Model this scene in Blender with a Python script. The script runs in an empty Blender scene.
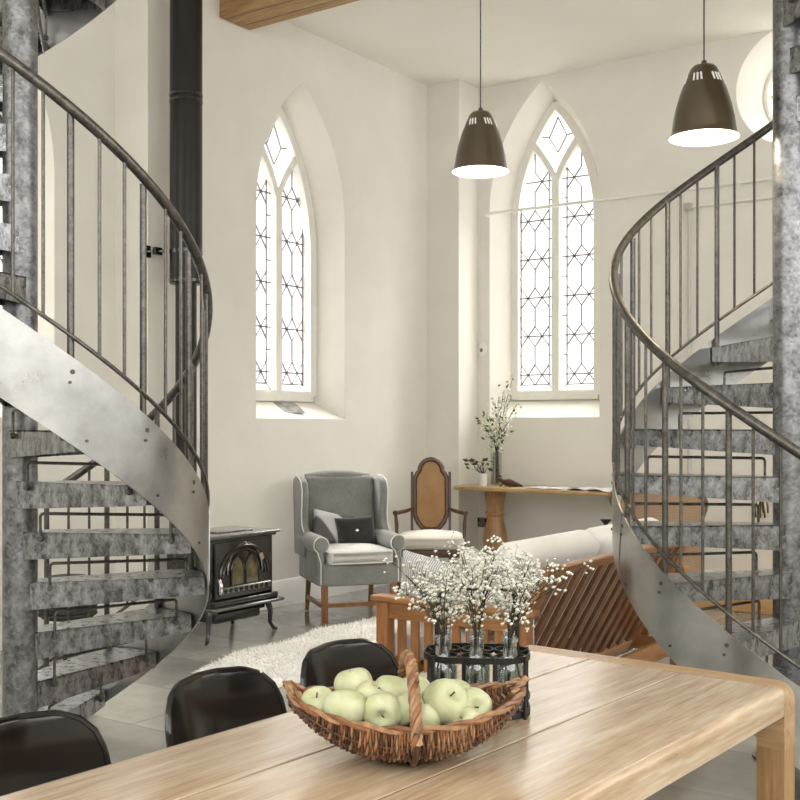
import bpy, bmesh, math, random
from mathutils import Vector, Matrix
PI = math.pi
rnd = random.Random(7)
COL = bpy.context.scene.collection
YAW = math.radians(34.75); CS, SN = math.cos(YAW), math.sin(YAW)
EYE = 1.42
def W(a, b, z=0.0):
    """ground position given as metres to the right of and ahead of the viewpoint -> room coordinates"""
    return Vector((CS*a - SN*b, SN*a + CS*b, z))
def R(d): return math.radians(d)

# ------------------------------------------------------------------ materials
MATS = {}
def nodes(name):
    m = bpy.data.materials.new(name); m.use_nodes = True
    nt = m.node_tree; b = nt.nodes['Principled BSDF']; MATS[name] = m
    return m, nt, b
def N(nt, t, **kw):
    n = nt.nodes.new(t)
    for k, v in kw.items():
        if k in n.inputs: n.inputs[k].default_value = v
        else: setattr(n, k, v)
    return n
def ramp(nt, fac, stops):
    r = nt.nodes.new('ShaderNodeValToRGB'); e = r.color_ramp.elements
    e[0].position, e[0].color = stops[0][0], (*stops[0][1], 1)
    e[1].position, e[1].color = stops[-1][0], (*stops[-1][1], 1)
    for p, c in stops[1:-1]:
        x = e.new(p); x.color = (*c, 1)
    nt.links.new(fac, r.inputs[0]); return r
def coords(nt, scale=(1, 1, 1), kind='Object', rot=(0, 0, 0)):
    t = nt.nodes.new('ShaderNodeTexCoord'); m = nt.nodes.new('ShaderNodeMapping')
    m.inputs['Scale'].default_value = scale; m.inputs['Rotation'].default_value = rot
    nt.links.new(t.outputs[kind], m.inputs[0]); return m.outputs[0]
def bump(nt, b, h, s, d=0.01):
    n = nt.nodes.new('ShaderNodeBump'); n.inputs['Strength'].default_value = s; n.inputs['Distance'].default_value = d
    nt.links.new(h, n.inputs['Height']); nt.links.new(n.outputs[0], b.inputs['Normal'])
def plain(name, c, rough=0.5, metal=0.0, var=0.06, scale=12, bs=0.0, coat=0.0, spec=0.5, bd=0.004):
    m, nt, b = nodes(name)
    no = N(nt, 'ShaderNodeTexNoise', Scale=scale, Detail=5.0)
    nt.links.new(coords(nt), no.inputs['Vector'])
    lo = tuple(max(0, x*(1-var)) for x in c); hi = tuple(min(1, x*(1+var)) for x in c)
    r = ramp(nt, no.outputs[0], [(0.3, lo), (0.7, hi)])
    nt.links.new(r.outputs[0], b.inputs['Base Color'])
    b.inputs['Roughness'].default_value = rough; b.inputs['Metallic'].default_value = metal
    b.inputs['Coat Weight'].default_value = coat; b.inputs['Coat Roughness'].default_value = 0.08
    b.inputs['Specular IOR Level'].default_value = spec
    if bs: bump(nt, b, no.outputs[0], bs, bd)
    return m
def wood(name, dark, mid, light, grain='X', rough=0.4, scale=1.0, coat=0.0):
    m, nt, b = nodes(name)
    s = {'X': (1.2, 14, 14), 'Y': (14, 1.2, 14), 'Z': (14, 14, 1.2)}[grain]
    v = coords(nt, tuple(k*scale for k in s))
    n1 = N(nt, 'ShaderNodeTexNoise', Scale=1.6, Detail=8.0, Roughness=0.62, Distortion=0.8); nt.links.new(v, n1.inputs['Vector'])
    n2 = N(nt, 'ShaderNodeTexNoise', Scale=9.0, Detail=3.0); nt.links.new(v, n2.inputs['Vector'])
    mx = N(nt, 'ShaderNodeMix', data_type='FLOAT'); mx.inputs[0].default_value = 0.3
    nt.links.new(n1.outputs[0], mx.inputs[2]); nt.links.new(n2.outputs[0], mx.inputs[3])
    r = ramp(nt, mx.outputs[0], [(0.3, dark), (0.5, mid), (0.68, light)])
    nt.links.new(r.outputs[0], b.inputs['Base Color'])
    b.inputs['Roughness'].default_value = rough; b.inputs['Coat Weight'].default_value = coat; b.inputs['Coat Roughness'].default_value = 0.2
    bump(nt, b, n2.outputs[0], 0.03 if grain == 'X' else 0.1, 0.001); return m
def galvanised(name, lo, hi, rough=0.38, metal=0.85, scale=9, streak=(1, 1, 1), bs=0.05, sp_mix=0.16):
    m, nt, b = nodes(name)
    v = coords(nt, streak)
    vo = N(nt, 'ShaderNodeTexVoronoi', Scale=scale*5.0); nt.links.new(v, vo.inputs['Vector'])
    no = N(nt, 'ShaderNodeTexNoise', Scale=scale, Detail=6.0, Roughness=0.6); nt.links.new(v, no.inputs['Vector'])
    sp = nt.nodes.new('ShaderNodeSeparateColor'); nt.links.new(vo.outputs['Color'], sp.inputs[0])
    mx = N(nt, 'ShaderNodeMix', data_type='FLOAT'); mx.inputs[0].default_value = sp_mix
    nt.links.new(no.outputs[0], mx.inputs[2]); nt.links.new(sp.outputs[0], mx.inputs[3])
    r = ramp(nt, mx.outputs[0], [(0.3, lo), (0.68, hi)])
    nt.links.new(r.outputs[0], b.inputs['Base Color'])
    b.inputs['Metallic'].default_value = metal
    rr = N(nt, 'ShaderNodeMapRange'); rr.inputs[3].default_value = rough-0.08; rr.inputs[4].default_value = rough+0.14
    nt.links.new(no.outputs[0], rr.inputs[0]); nt.links.new(rr.outputs[0], b.inputs['Roughness'])
    bump(nt, b, mx.outputs[0], bs, 0.004); return m
def fabric(name, c, scale=400, var=0.25, rough=0.95, sheen=0.3):
    m, nt, b = nodes(name)
    v = coords(nt)
    w1 = N(nt, 'ShaderNodeTexNoise', Scale=scale*0.35, Detail=2.0); nt.links.new(v, w1.inputs['Vector'])
    w2 = N(nt, 'ShaderNodeTexNoise', Scale=6.0, Detail=4.0); nt.links.new(v, w2.inputs['Vector'])
    mx = N(nt, 'ShaderNodeMix', data_type='FLOAT'); mx.inputs[0].default_value = 0.4
    nt.links.new(w1.outputs[0], mx.inputs[2]); nt.links.new(w2.outputs[0], mx.inputs[3])
    r = ramp(nt, mx.outputs[0], [(0.35, tuple(x*(1-var) for x in c)), (0.65, tuple(min(1, x*(1+var)) for x in c))])
    nt.links.new(r.outputs[0], b.inputs['Base Color']); b.inputs['Roughness'].default_value = rough
    b.inputs['Sheen Weight'].default_value = sheen
    bump(nt, b, w1.outputs[0], 0.3, 0.003); return m
def stripes(name, a, c, scale, axis='X', rough=0.9):
    m, nt, b = nodes(name)
    w = N(nt, 'ShaderNodeTexWave', Scale=scale, Distortion=0.4); w.bands_direction = axis
    nt.links.new(coords(nt), w.inputs['Vector'])
    r = ramp(nt, w.outputs[0], [(0.42, a), (0.6, c)]); nt.links.new(r.outputs[0], b.inputs['Base Color'])
    b.inputs['Roughness'].default_value = rough; return m
def clearglass(name, tint=(1, 1, 1), refl=0.12, rough=0.02):
    m = bpy.data.materials.new(name); m.use_nodes = True; nt = m.node_tree; nt.nodes.clear()
    o = nt.nodes.new('ShaderNodeOutputMaterial'); t = N(nt, 'ShaderNodeBsdfTransparent', Color=(*tint, 1))
    g = N(nt, 'ShaderNodeBsdfGlossy', Roughness=rough); fr = N(nt, 'ShaderNodeLayerWeight', Blend=0.35)
    mr = N(nt, 'ShaderNodeMapRange'); mr.inputs[3].default_value = refl*0.4; mr.inputs[4].default_value = min(1, refl*4)
    nt.links.new(fr.outputs['Facing'], mr.inputs[0])
    mx = nt.nodes.new('ShaderNodeMixShader'); nt.links.new(mr.outputs[0], mx.inputs[0])
    nt.links.new(t.outputs[0], mx.inputs[1]); nt.links.new(g.outputs[0], mx.inputs[2]); nt.links.new(mx.outputs[0], o.inputs[0])
    MATS[name] = m; return m
def emit(name, c, s):
    m, nt, b = nodes(name); b.inputs['Emission Color'].default_value = (*c, 1); b.inputs['Emission Strength'].default_value = s
    b.inputs['Base Color'].default_value = (*c, 1); return m

M_wall = plain('wall_plaster', (0.77, 0.745, 0.68), 0.85, var=0.03, scale=3.0, bs=0.12, bd=0.006, spec=0.2)
M_reveal = M_wall
M_ceil = plain('ceiling_plaster', (0.87, 0.85, 0.78), 0.9, var=0.02, scale=2.0, spec=0.1)
M_stone = plain('painted_stone', (0.80, 0.78, 0.72), 0.7, var=0.03, scale=20, bs=0.1)
M_white = plain('white_paint', (0.82, 0.81, 0.77), 0.45, var=0.02)
M_lead = plain('lead_came', (0.22, 0.20, 0.21), 0.6, var=0.2)
M_winglass = clearglass('window_glass', refl=0.04)
M_galv = galvanised('galvanised_sheet', (0.31, 0.31, 0.30), (0.48, 0.48, 0.465), 0.28, 0.95, 5, bs=0.004, sp_mix=0.05)
M_galvd = galvanised('galvanised_tube', (0.085, 0.086, 0.085), (0.33, 0.335, 0.345), 0.36, 0.85, 16, bs=0.03)
M_tread = galvanised('galvanised_tread', (0.065, 0.065, 0.064), (0.42, 0.43, 0.44), 0.26, 0.85, 26, (1, 1, 0.6), bs=0.02)
M_rail = galvanised('rail_steel', (0.065, 0.06, 0.052), (0.17, 0.16, 0.14), 0.33, 0.8, 30, bs=0.03)
M_bolt = plain('bolt_steel', (0.12, 0.11, 0.10), 0.5, 0.7)
M_cast = plain('black_cast_iron', (0.010, 0.009, 0.008), 0.2, 0.0, var=0.3, scale=40, bs=0.05, coat=0.5)
M_castg = plain('stove_reflection_grey', (0.16, 0.16, 0.155), 0.2, 0.7, var=0.2, scale=20, coat=0.7)  # lightened, metallic grey standing for bright reflections on the black iron
M_chrome = plain('nickel', (0.75, 0.74, 0.72), 0.15, 1.0)
M_flue = plain('flue_black', (0.010, 0.007, 0.005), 0.35, 0.0, spec=0.35, var=0.25, scale=5)
M_stoveglass = plain('stove_glass', (0.11, 0.095, 0.05), 0.08, 0.0, var=0.5, scale=14, coat=0.8)
M_oak = wood('table_oak', (0.33, 0.19, 0.09), (0.53, 0.39, 0.25), (0.67, 0.56, 0.41), 'X', 0.27, 0.9, 0.8)
M_oakend = wood('table_oak_end', (0.28, 0.155, 0.065), (0.42, 0.265, 0.13), (0.54, 0.37, 0.20), 'Y', 0.38, 1.0, 0.2)
M_oakleg = wood('table_oak_leg', (0.24, 0.12, 0.045), (0.36, 0.21, 0.09), (0.48, 0.31, 0.15), 'Z', 0.4)
M_groove = plain('board_joint', (0.05, 0.035, 0.025), 0.9)
M_teak = wood('sofa_teak', (0.17, 0.062, 0.02), (0.30, 0.125, 0.04), (0.44, 0.21, 0.075), 'Z', 0.4)
M_teakshade = wood('sofa_teak_shaded', (0.09, 0.032, 0.012), (0.19, 0.075, 0.027), (0.30, 0.135, 0.05), 'Z', 0.35, coat=0.3)  # sofa teak darkened for the shade on the leaning back's underside
M_teakx = wood('sofa_teak_rail', (0.22, 0.09, 0.03), (0.37, 0.17, 0.06), (0.50, 0.26, 0.10), 'X', 0.4)
M_teaky = wood('sofa_teak_long', (0.20, 0.08, 0.028), (0.34, 0.155, 0.055), (0.46, 0.24, 0.09), 'Y', 0.4)
M_walnut = wood('walnut', (0.03, 0.013, 0.007), (0.075, 0.03, 0.014), (0.13, 0.055, 0.024), 'Z', 0.35)
M_legwood = wood('chair_leg_wood', (0.13, 0.05, 0.018), (0.24, 0.10, 0.035), (0.33, 0.16, 0.06), 'Z', 0.35)
M_desk = wood('desk_pine', (0.30, 0.17, 0.07), (0.46, 0.29, 0.13), (0.56, 0.38, 0.19), 'X', 0.4)
M_deskleg = wood('desk_leg_pine', (0.26, 0.13, 0.05), (0.38, 0.21, 0.085), (0.48, 0.29, 0.13), 'Z', 0.4)
M_beam = wood('beam_wood', (0.24, 0.12, 0.04), (0.45, 0.27, 0.11), (0.60, 0.40, 0.19), 'X', 0.6, 0.8)
M_plat = wood('platform_wood', (0.40, 0.22, 0.08), (0.55, 0.32, 0.13), (0.62, 0.40, 0.19), 'X', 0.35)
M_grey = fabric('grey_tweed', (0.205, 0.208, 0.19))
M_pipe = fabric('pale_piping', (0.72, 0.71, 0.66), var=0.05)
M_seatcl = fabric('seat_cushion_grey', (0.56, 0.55, 0.51), var=0.12)
M_cream = fabric('cream_fabric', (0.74, 0.70, 0.62), var=0.05)
M_offw = fabric('white_linen', (0.84, 0.82, 0.78), var=0.04)
M_black = fabric('black_fabric', (0.02, 0.018, 0.018), var=0.3)
M_cushg = stripes('grey_pattern_cushion', (0.50, 0.51, 0.50), (0.10, 0.09, 0.09), 1.6, 'DIAGONAL')
M_ticking = stripes('ticking_stripe', (0.74, 0.73, 0.70), (0.36, 0.37, 0.38), 26.0, 'X')
M_gloss = plain('black_gloss_shell', (0.008, 0.006, 0.005), 0.16, var=0.3, coat=0.15)
M_blackmetal = plain('black_metal', (0.015, 0.014, 0.013), 0.4, 0.3, var=0.3, scale=60)
M_wick = plain('willow', (0.20, 0.082, 0.033), 0.38, var=0.6, scale=45, bs=0.1, coat=0.3)
M_wickd = plain('willow_dark', (0.07, 0.03, 0.014), 0.55, var=0.4, scale=30)
M_wickl = plain('willow_pale', (0.33, 0.185, 0.09), 0.45, var=0.4, scale=60, coat=0.2)
M_rattan = stripes('rattan_weave', (0.40, 0.27, 0.17), (0.25, 0.16, 0.09), 30.0, 'Z', 0.6)
M_blacktex = plain('black_woven', (0.03, 0.027, 0.025), 0.6, var=0.5, scale=60, bs=0.5)
M_stem = plain('dark_stem', (0.035, 0.03, 0.015), 0.7)
M_green = plain('leaf_green', (0.10, 0.14, 0.045), 0.5, var=0.4, scale=30)
M_dgreen = plain('leaf_dark', (0.035, 0.06, 0.03), 0.45, var=0.4, scale=30)
M_blos = plain('blossom_white', (0.82, 0.81, 0.74), 0.8, var=0.05)
M_catkin = plain('blossom_greenish', (0.66, 0.70, 0.48), 0.8, var=0.15, scale=60)
M_lampout = plain('lamp_bronze', (0.085, 0.062, 0.036), 0.28, 0.3, var=0.12, scale=3, coat=0.5)
M_lampin = plain('lamp_inner_white', (0.86, 0.83, 0.76), 0.5, var=0.01)
M_bulb = emit('lit_bulb', (1.0, 0.86, 0.66), 14.0)
M_fur = plain('sheepskin', (0.90, 0.88, 0.83), 0.95, var=0.05, scale=18, bs=0.3)
M_paper = plain('printed_paper', (0.62, 0.62, 0.61), 0.35, var=0.45, scale=16)
M_leaflet = plain('leaflet_print', (0.22, 0.21, 0.20), 0.5, var=0.6, scale=14)
M_carve = plain('carved_wood', (0.06, 0.022, 0.012), 0.4, var=0.5, scale=30)
M_vase = clearglass('vase_glass', (0.86, 0.88, 0.87), 0.14)
M_bottle = clearglass('bottle_glass', (0.86, 0.90, 0.90), 0.22)
M_ceramic = plain('white_ceramic', (0.80, 0.79, 0.75), 0.3, var=0.03)
M_socket = plain('socket_metal', (0.20, 0.17, 0.13), 0.35, 0.6)

def apple_mat():
    m, nt, b = nodes('apple_skin')
    v = coords(nt, (1, 1, 1)); no = N(nt, 'ShaderNodeTexNoise', Scale=28.0, Detail=4.0); nt.links.new(v, no.inputs['Vector'])
    r = ramp(nt, no.outputs[0], [(0.3, (0.44, 0.46, 0.24)), (0.55, (0.54, 0.56, 0.35)), (0.75, (0.64, 0.64, 0.46))])
    nt.links.new(r.outputs[0], b.inputs['Base Color']); b.inputs['Roughness'].default_value = 0.42
    b.inputs['Subsurface Weight'].default_value = 0.05; return m
M_apple = apple_mat()
def cane_mat():
    m, nt, b = nodes('cane_weave')
    v = coords(nt, (1, 1, 1)); ck = N(nt, 'ShaderNodeTexChecker', Scale=90.0); nt.links.new(v, ck.inputs['Vector'])
    no = N(nt, 'ShaderNodeTexNoise', Scale=5.0); nt.links.new(v, no.inputs['Vector'])
    r = ramp(nt, no.outputs[0], [(0.3, (0.34, 0.17, 0.06)), (0.7, (0.46, 0.27, 0.11))])
    mx = N(nt, 'ShaderNodeMix', data_type='RGBA'); mx.blend_type = 'MULTIPLY'; mx.inputs[0].default_value = 0.35
    nt.links.new(r.outputs[0], mx.inputs[6]); nt.links.new(ck.outputs[0], mx.inputs[7])
    nt.links.new(mx.outputs[2], b.inputs['Base Color']); b.inputs['Roughness'].default_value = 0.6
    bump(nt, b, ck.outputs[1], 0.5, 0.002); return m
M_cane = cane_mat()
def floor_mat():
    m, nt, b = nodes('slate_floor_tiles')
    v = coords(nt, (1, 1, 1))
    br = N(nt, 'ShaderNodeTexBrick', Scale=1.0); br.offset = 0.5
    br.inputs['Brick Width'].default_value = 0.9; br.inputs['Row Height'].default_value = 0.6
    br.inputs['Mortar Size'].default_value = 0.006; br.inputs['Mortar Smooth'].default_value = 0.2
    br.inputs['Color1'].default_value = (0.22, 0.22, 0.20, 1); br.inputs['Color2'].default_value = (0.38, 0.375, 0.35, 1)
    br.inputs['Mortar'].default_value = (0.26, 0.25, 0.23, 1)
    nt.links.new(v, br.inputs['Vector'])
    no = N(nt, 'ShaderNodeTexNoise', Scale=2.2, Detail=7.0, Roughness=0.6); nt.links.new(v, no.inputs['Vector'])
    r = ramp(nt, no.outputs[0], [(0.3, (0.7, 0.7, 0.68)), (0.7, (1.15, 1.13, 1.08))])
    mx = N(nt, 'ShaderNodeMix', data_type='RGBA'); mx.blend_type = 'MULTIPLY'; mx.inputs[0].default_value = 1.0
    nt.links.new(br.outputs['Color'], mx.inputs[6]); nt.links.new(r.outputs[0], mx.inputs[7])
    nt.links.new(mx.outputs[2], b.inputs['Base Color'])
    rr = N(nt, 'ShaderNodeMapRange'); rr.inputs[3].default_value = 0.06; rr.inputs[4].default_value = 0.2
    nt.links.new(no.outputs[0], rr.inputs[0]); nt.links.new(rr.outputs[0], b.inputs['Roughness'])
    b.inputs['Specular IOR Level'].default_value = 0.9
    bump(nt, b, br.outputs['Fac'], -0.2, 0.004); return m
M_floor = floor_mat()

# ------------------------------------------------------------------ mesh builder
class MB:
    def __init__(s): s.v = []; s.f = []; s.m = []; s.mats = []
    def mi(s, mat):
        if mat not in s.mats: s.mats.append(mat)
        return s.mats.index(mat)
    def add(s, vs, fs, mat):
        o = len(s.v); k = s.mi(mat); s.v += [tuple(x) for x in vs]
        for f in fs: s.f.append(tuple(i+o for i in f)); s.m.append(k)
        return s
    def box(s, c, d, mat, rot=None):
        c = Vector(c); h = Vector(d)/2; vs = []
        for x in (-1, 1):
            for y in (-1, 1):
                for z in (-1, 1):
                    p = Vector((x*h.x, y*h.y, z*h.z))
                    if rot is not None: p = rot @ p
                    vs.append(c+p)
        return s.add(vs, [(0, 1, 3, 2), (4, 6, 7, 5), (0, 4, 5, 1), (2, 3, 7, 6), (0, 2, 6, 4), (1, 5, 7, 3)], mat)
    def rbox(s, c, d, r, mat, rot=None, seg=3, puff=0.0):
        bm = bmesh.new(); bmesh.ops.create_cube(bm, size=1)
        for v in bm.verts: v.co = Vector((v.co.x*d[0], v.co.y*d[1], v.co.z*d[2]))
        if puff:
            bmesh.ops.subdivide_edges(bm, edges=bm.edges[:], cuts=5, use_grid_fill=True)
            for v in bm.verts:
                a, b_, e = (v.co.x/d[0]*2, v.co.y/d[1]*2, v.co.z/d[2]*2)
                v.co.z += e*puff*(1-a*a)*(1-b_*b_)
        ed = [e for e in bm.edges if len(e.link_faces) == 2 and e.calc_face_angle() > 0.9]
        bmesh.ops.bevel(bm, geom=ed, offset=min(r, min(d)*0.49), segments=seg, affect='EDGES', profile=0.5)
        c = Vector(c); bm.verts.index_update()
        vs = [c+(rot @ v.co if rot is not None else v.co) for v in bm.verts]
        fs = [tuple(v.index for v in f.verts) for f in bm.faces]; bm.free()
        return s.add(vs, fs, mat)
    def tube(s, pts, r, mat, n=8, closed=False, cap=True, flat=1.0):
        pts = [Vector(p) for p in pts]; L = len(pts)
        rs = r if isinstance(r, (list, tuple)) else [r]*L
        vs = []; fs = []; up = None
        for i, p in enumerate(pts):
            if closed: t = pts[(i+1) % L]-pts[i-1]
            else: t = pts[min(i+1, L-1)]-pts[max(i-1, 0)]
            if t.length < 1e-9: t = Vector((0, 0, 1))
            t.normalize()
            if up is None:
                up = Vector((0, 0, 1)) if abs(t.z) < 0.9 else Vector((1, 0, 0))
            a = up - t*up.dot(t)
            if a.length < 1e-6: a = t.orthogonal()
            a.normalize(); up = a; b = t.cross(a)
            for k in range(n):
                q = 2*PI*(k+0.5)/n
                vs.append(p+a*math.cos(q)*rs[i]*flat+b*math.sin(q)*rs[i])
        for i in range(L if closed else L-1):
            for k in range(n):
                a0 = i*n+k; a1 = i*n+(k+1) % n; j = (i+1) % L
                fs.append((a0, a1, j*n+(k+1) % n, j*n+k))
        if cap and not closed:
            fs.append(tuple(range(n))[::-1]); fs.append(tuple((L-1)*n+k for k in range(n)))
        return s.add(vs, fs, mat)
    def cyl(s, a, b, r, mat, n=16, r2=None):
        return s.tube([a, b], [r, r if r2 is None else r2], mat, n)
    def lathe(s, prof, c, mat, n=24, rot=None, cap=True):
        c = Vector(c); vs = []; fs = []
        for (r, z) in prof:
            for k in range(n):
                q = 2*PI*k/n; p = Vector((r*math.cos(q), r*math.sin(q), z))
                vs.append(c+(rot @ p if rot is not None else p))
        for i in range(len(prof)-1):
            for k in range(n): fs.append((i*n+k, i*n+(k+1) % n, (i+1)*n+(k+1) % n, (i+1)*n+k))
        if cap:
            if prof[0][0] > 1e-4: fs.append(tuple(range(n))[::-1])
            if prof[-1][0] > 1e-4: fs.append(tuple((len(prof)-1)*n+k for k in range(n)))
        return s.add(vs, fs, mat)
    def prism(s, poly, o, ax, ay, az, t, mat):
        """polygon in plane ax,ay extruded by t along az"""
        o = Vector(o); ax = Vector(ax); ay = Vector(ay); az = Vector(az); n = len(poly)
        vs = [o+ax*x+ay*y for x, y in poly]+[o+ax*x+ay*y+az*t for x, y in poly]
        fs = [tuple(range(n))[::-1], tuple(range(n, 2*n))]+[(i, (i+1) % n, n+(i+1) % n, n+i) for i in range(n)]
        return s.add(vs, fs, mat)
    def grid(s, fn, nu, nv, mat, thick=0.0):
        P = [[Vector(fn(i/(nu-1), j/(nv-1))) for j in range(nv)] for i in range(nu)]
        vs = [p for row in P for p in row]; fs = []
        for i in range(nu-1):
            for j in range(nv-1): fs.append((i*nv+j, (i+1)*nv+j, (i+1)*nv+j+1, i*nv+j+1))
        if thick:
            o = len(vs); ext = []
            for i in range(nu):
                for j in range(nv):
                    du = P[min(i+1, nu-1)][j]-P[max(i-1, 0)][j]; dv = P[i][min(j+1, nv-1)]-P[i][max(j-1, 0)]
                    nn = du.cross(dv)
                    nn = nn.normalized() if nn.length > 1e-9 else Vector((0, 0, 1))
                    ext.append(P[i][j]-nn*thick)
            vs += ext; fs += [tuple(o+k for k in f[::-1]) for f in fs]
            bd = [i*nv for i in range(nu)]+[(nu-1)*nv+j for j in range(1, nv)]+[i*nv+nv-1 for i in range(nu-2, -1, -1)]+[j for j in range(nv-2, 0, -1)]
            for a, b in zip(bd, bd[1:]+bd[:1]): fs.append((b, a, a+o, b+o))
        return s.add(vs, fs, mat)
    def ball(s, c, r, mat, n=8, m=6, sq=(1, 1, 1), rot=None):
        c = Vector(c); vs = []; fs = []
        for i in range(m+1):
            ph = PI*i/m
            for k in range(n):
                q = 2*PI*k/n; p = Vector((r*sq[0]*math.sin(ph)*math.cos(q), r*sq[1]*math.sin(ph)*math.sin(q), r*sq[2]*math.cos(ph)))
                vs.append(c+(rot @ p if rot is not None else p))
        for i in range(m):
            for k in range(n): fs.append((i*n+k, (i+1)*n+k, (i+1)*n+(k+1) % n, i*n+(k+1) % n))
        return s.add(vs, fs, mat)
    def octa(s, c, r, mat):
        c = Vector(c); q = [Vector(p)*r for p in ((1, 0, 0), (-1, 0, 0), (0, 1, 0), (0, -1, 0), (0, 0, 1), (0, 0, -1))]
        return s.add([c+p for p in q], [(0, 2, 4), (2, 1, 4), (1, 3, 4), (3, 0, 4), (2, 0, 5), (1, 2, 5), (3, 1, 5), (0, 3, 5)], mat)
    def build(s, name, parent=None, smooth=40, loc=(0, 0, 0), rot=0.0, weld=True):
        me = bpy.data.meshes.new(name); me.from_pydata(s.v, [], s.f)
        for m in s.mats: me.materials.append(m)
        for p, k in zip(me.polygons, s.m): p.material_index = k
        bm = bmesh.new(); bm.from_mesh(me)
        if weld: bmesh.ops.remove_doubles(bm, verts=bm.verts, dist=1e-6)
        bmesh.ops.recalc_face_normals(bm, faces=bm.faces); bm.to_mesh(me); bm.free()
        if smooth:
            me.polygons.foreach_set('use_smooth', [True]*len(me.polygons)); me.set_sharp_from_angle(angle=R(smooth))
        o = bpy.data.objects.new(name, me); COL.objects.link(o); o.location = loc; o.rotation_euler = (0, 0, rot)
        if parent is not None: o.parent = parent
        return o
def tag(o, label=None, cat=None, group=None, kind=None):
    if label: o['label'] = label
    if cat: o['category'] = cat
    if group: o['group'] = group
    if kind: o['kind'] = kind
    return o
def thing(name, label, cat, loc=(0, 0, 0), rot=0.0, group=None):
    o = bpy.data.objects.new(name, None); COL.objects.link(o); o.location = loc; o.rotation_euler = (0, 0, rot)
    o.empty_display_size = 0.1
    return tag(o, label, cat, group)
def dup(src, loc=None, rot=None, label=None, parent=None):
    c = src.copy(); COL.objects.link(c); c.parent = parent
    if loc is not None: c.location = loc
    if rot is not None: c.rotation_euler = (0, 0, rot) if not hasattr(rot, '__len__') else rot
    if label: c['label'] = label
    for ch in list(src.children): dup(ch, parent=c)
    return c
def rz(a): return Matrix.Rotation(a, 3, 'Z')
def rx(a): return Matrix.Rotation(a, 3, 'X')
def ry(a): return Matrix.Rotation(a, 3, 'Y')

# ------------------------------------------------------------------ the room
XL, XR0 = -5.74, -6.07      # face of the left wall, and of its set-back stretch
YB, YP = 9.07, 8.72         # face of the right wall, and of the corner pier
H = 4.61
def arch(w, sill, spring, h, n=14):
    r = (h*h+w*w/4)/w; am = math.asin(min(1, h/r))
    pts = [(-w/2, sill)]
    for i in range(n+1):
        a = am*i/n; pts.append((-w/2+r-r*math.cos(a), spring+r*math.sin(a)))
    for i in range(n-1, -1, -1):
        a = am*i/n; pts.append((w/2-r+r*math.cos(a), spring+r*math.sin(a)))
    pts.append((w/2, sill)); return pts
def frame_of(side, c):
    """origin, along-wall axis, outward axis"""
    if side == 'left': return Vector((XL, c, 0)), Vector((0, 1, 0)), Vector((-1, 0, 0))
    if side == 'leftback': return Vector((XR0, c, 0)), Vector((0, 1, 0)), Vector((-1, 0, 0))
    return Vector((c, YB, 0)), Vector((1, 0, 0)), Vector((0, 1, 0))
def loft_cutter(rings, o, u, d):
    bm = bmesh.new(); vs = []
    for prof, t in rings: vs.append([bm.verts.new(o+u*a+d*t+Vector((0, 0, z))) for a, z in prof])
    n = len(vs[0])
    for A, B in zip(vs, vs[1:]):
        for i in range(n): bm.faces.new((A[i], A[(i+1) % n], B[(i+1) % n], B[i]))
    bm.faces.new(vs[0][::-1]); bm.faces.new(vs[-1])
    bmesh.ops.recalc_face_normals(bm, faces=bm.faces)
    me = bpy.data.meshes.new('cut'); bm.to_mesh(me); bm.free()
    ob = bpy.data.objects.new('cut', me); COL.objects.link(ob); return ob
def carve(obj, cutters):
    for c in cutters:
        md = obj.modifiers.new('b', 'BOOLEAN'); md.operation = 'DIFFERENCE'; md.solver = 'EXACT'; md.object = c
    dg = bpy.context.evaluated_depsgraph_get(); me = bpy.data.meshes.new_from_object(obj.evaluated_get(dg))
    obj.modifiers.clear(); obj.data = me
    me.polygons.foreach_set('use_smooth', [True]*len(me.polygons)); me.set_sharp_from_angle(angle=R(25))
    for c in cutters: bpy.data.objects.remove(c)
D = 0.28
WIN = {  # side, centre, outer(w,sill,spring,h), inner(w,sill,spring,h)
    1: ('left', 6.90, (1.11, 1.47, 3.08, 1.10), (0.88, 1.63, 2.88, 1.15)),
    2: ('right', -4.705, (1.12, 1.49, 3.42, 1.15), (0.93, 1.67, 3.29, 1.15)),
    3: ('leftback', 4.18, (1.11, 1.47, 3.08, 1.10), (0.93, 1.63, 2.88, 1.15)),
}
def cutter_for(k):
    side, c, A, B = WIN[k]; o, u, d = frame_of(side, c); a, b = arch(*A), arch(*B)
    return loft_cutter([([(p[0]*1.0, p[1]) for p in a], -0.02), (a, 0.0), (b, D), (b, 0.62)], o, u, d)
mb = MB(); mb.prism([(XL, 9.53), (XL, 5.25), (XR0, 5.25), (XR0, -3.0), (-6.5, -3.0), (-6.5, 5.0), (-6.2, 5.0), (-6.2, 9.53)], (0, 0, 0), (1, 0, 0), (0, 1, 0), (0, 0, 1), H, M_wall)
wl = tag(mb.build('wall_left', smooth=0), kind='structure'); carve(wl, [cutter_for(1), cutter_for(3)])
mb = MB(); mb.prism([(XL, YP), (-5.39, YP), (-5.39, YB), (4.0, YB), (4.0, 9.53), (XL, 9.53)], (0, 0, 0), (1, 0, 0), (0, 1, 0), (0, 0, 1), H, M_wall)
wr = tag(mb.build('wall_right', smooth=0), kind='structure')
RC, RZ = -2.44, 4.15
circ = lambda r: [(r*math.cos(2*PI*i/48), RZ+r*math.sin(2*PI*i/48)) for i in range(48)]
o_, u_, d_ = frame_of('right', RC)
carve(wr, [cutter_for(2), loft_cutter([(circ(0.49), -0.02), (circ(0.49), 0), (circ(0.36), D), (circ(0.36), 0.62)], o_, u_, d_)])
tag(MB().box((-1.25, 3.3, H+0.1), (10.5, 12.6, 0.2), M_ceil).build('ceiling', smooth=0), kind='structure')
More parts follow.
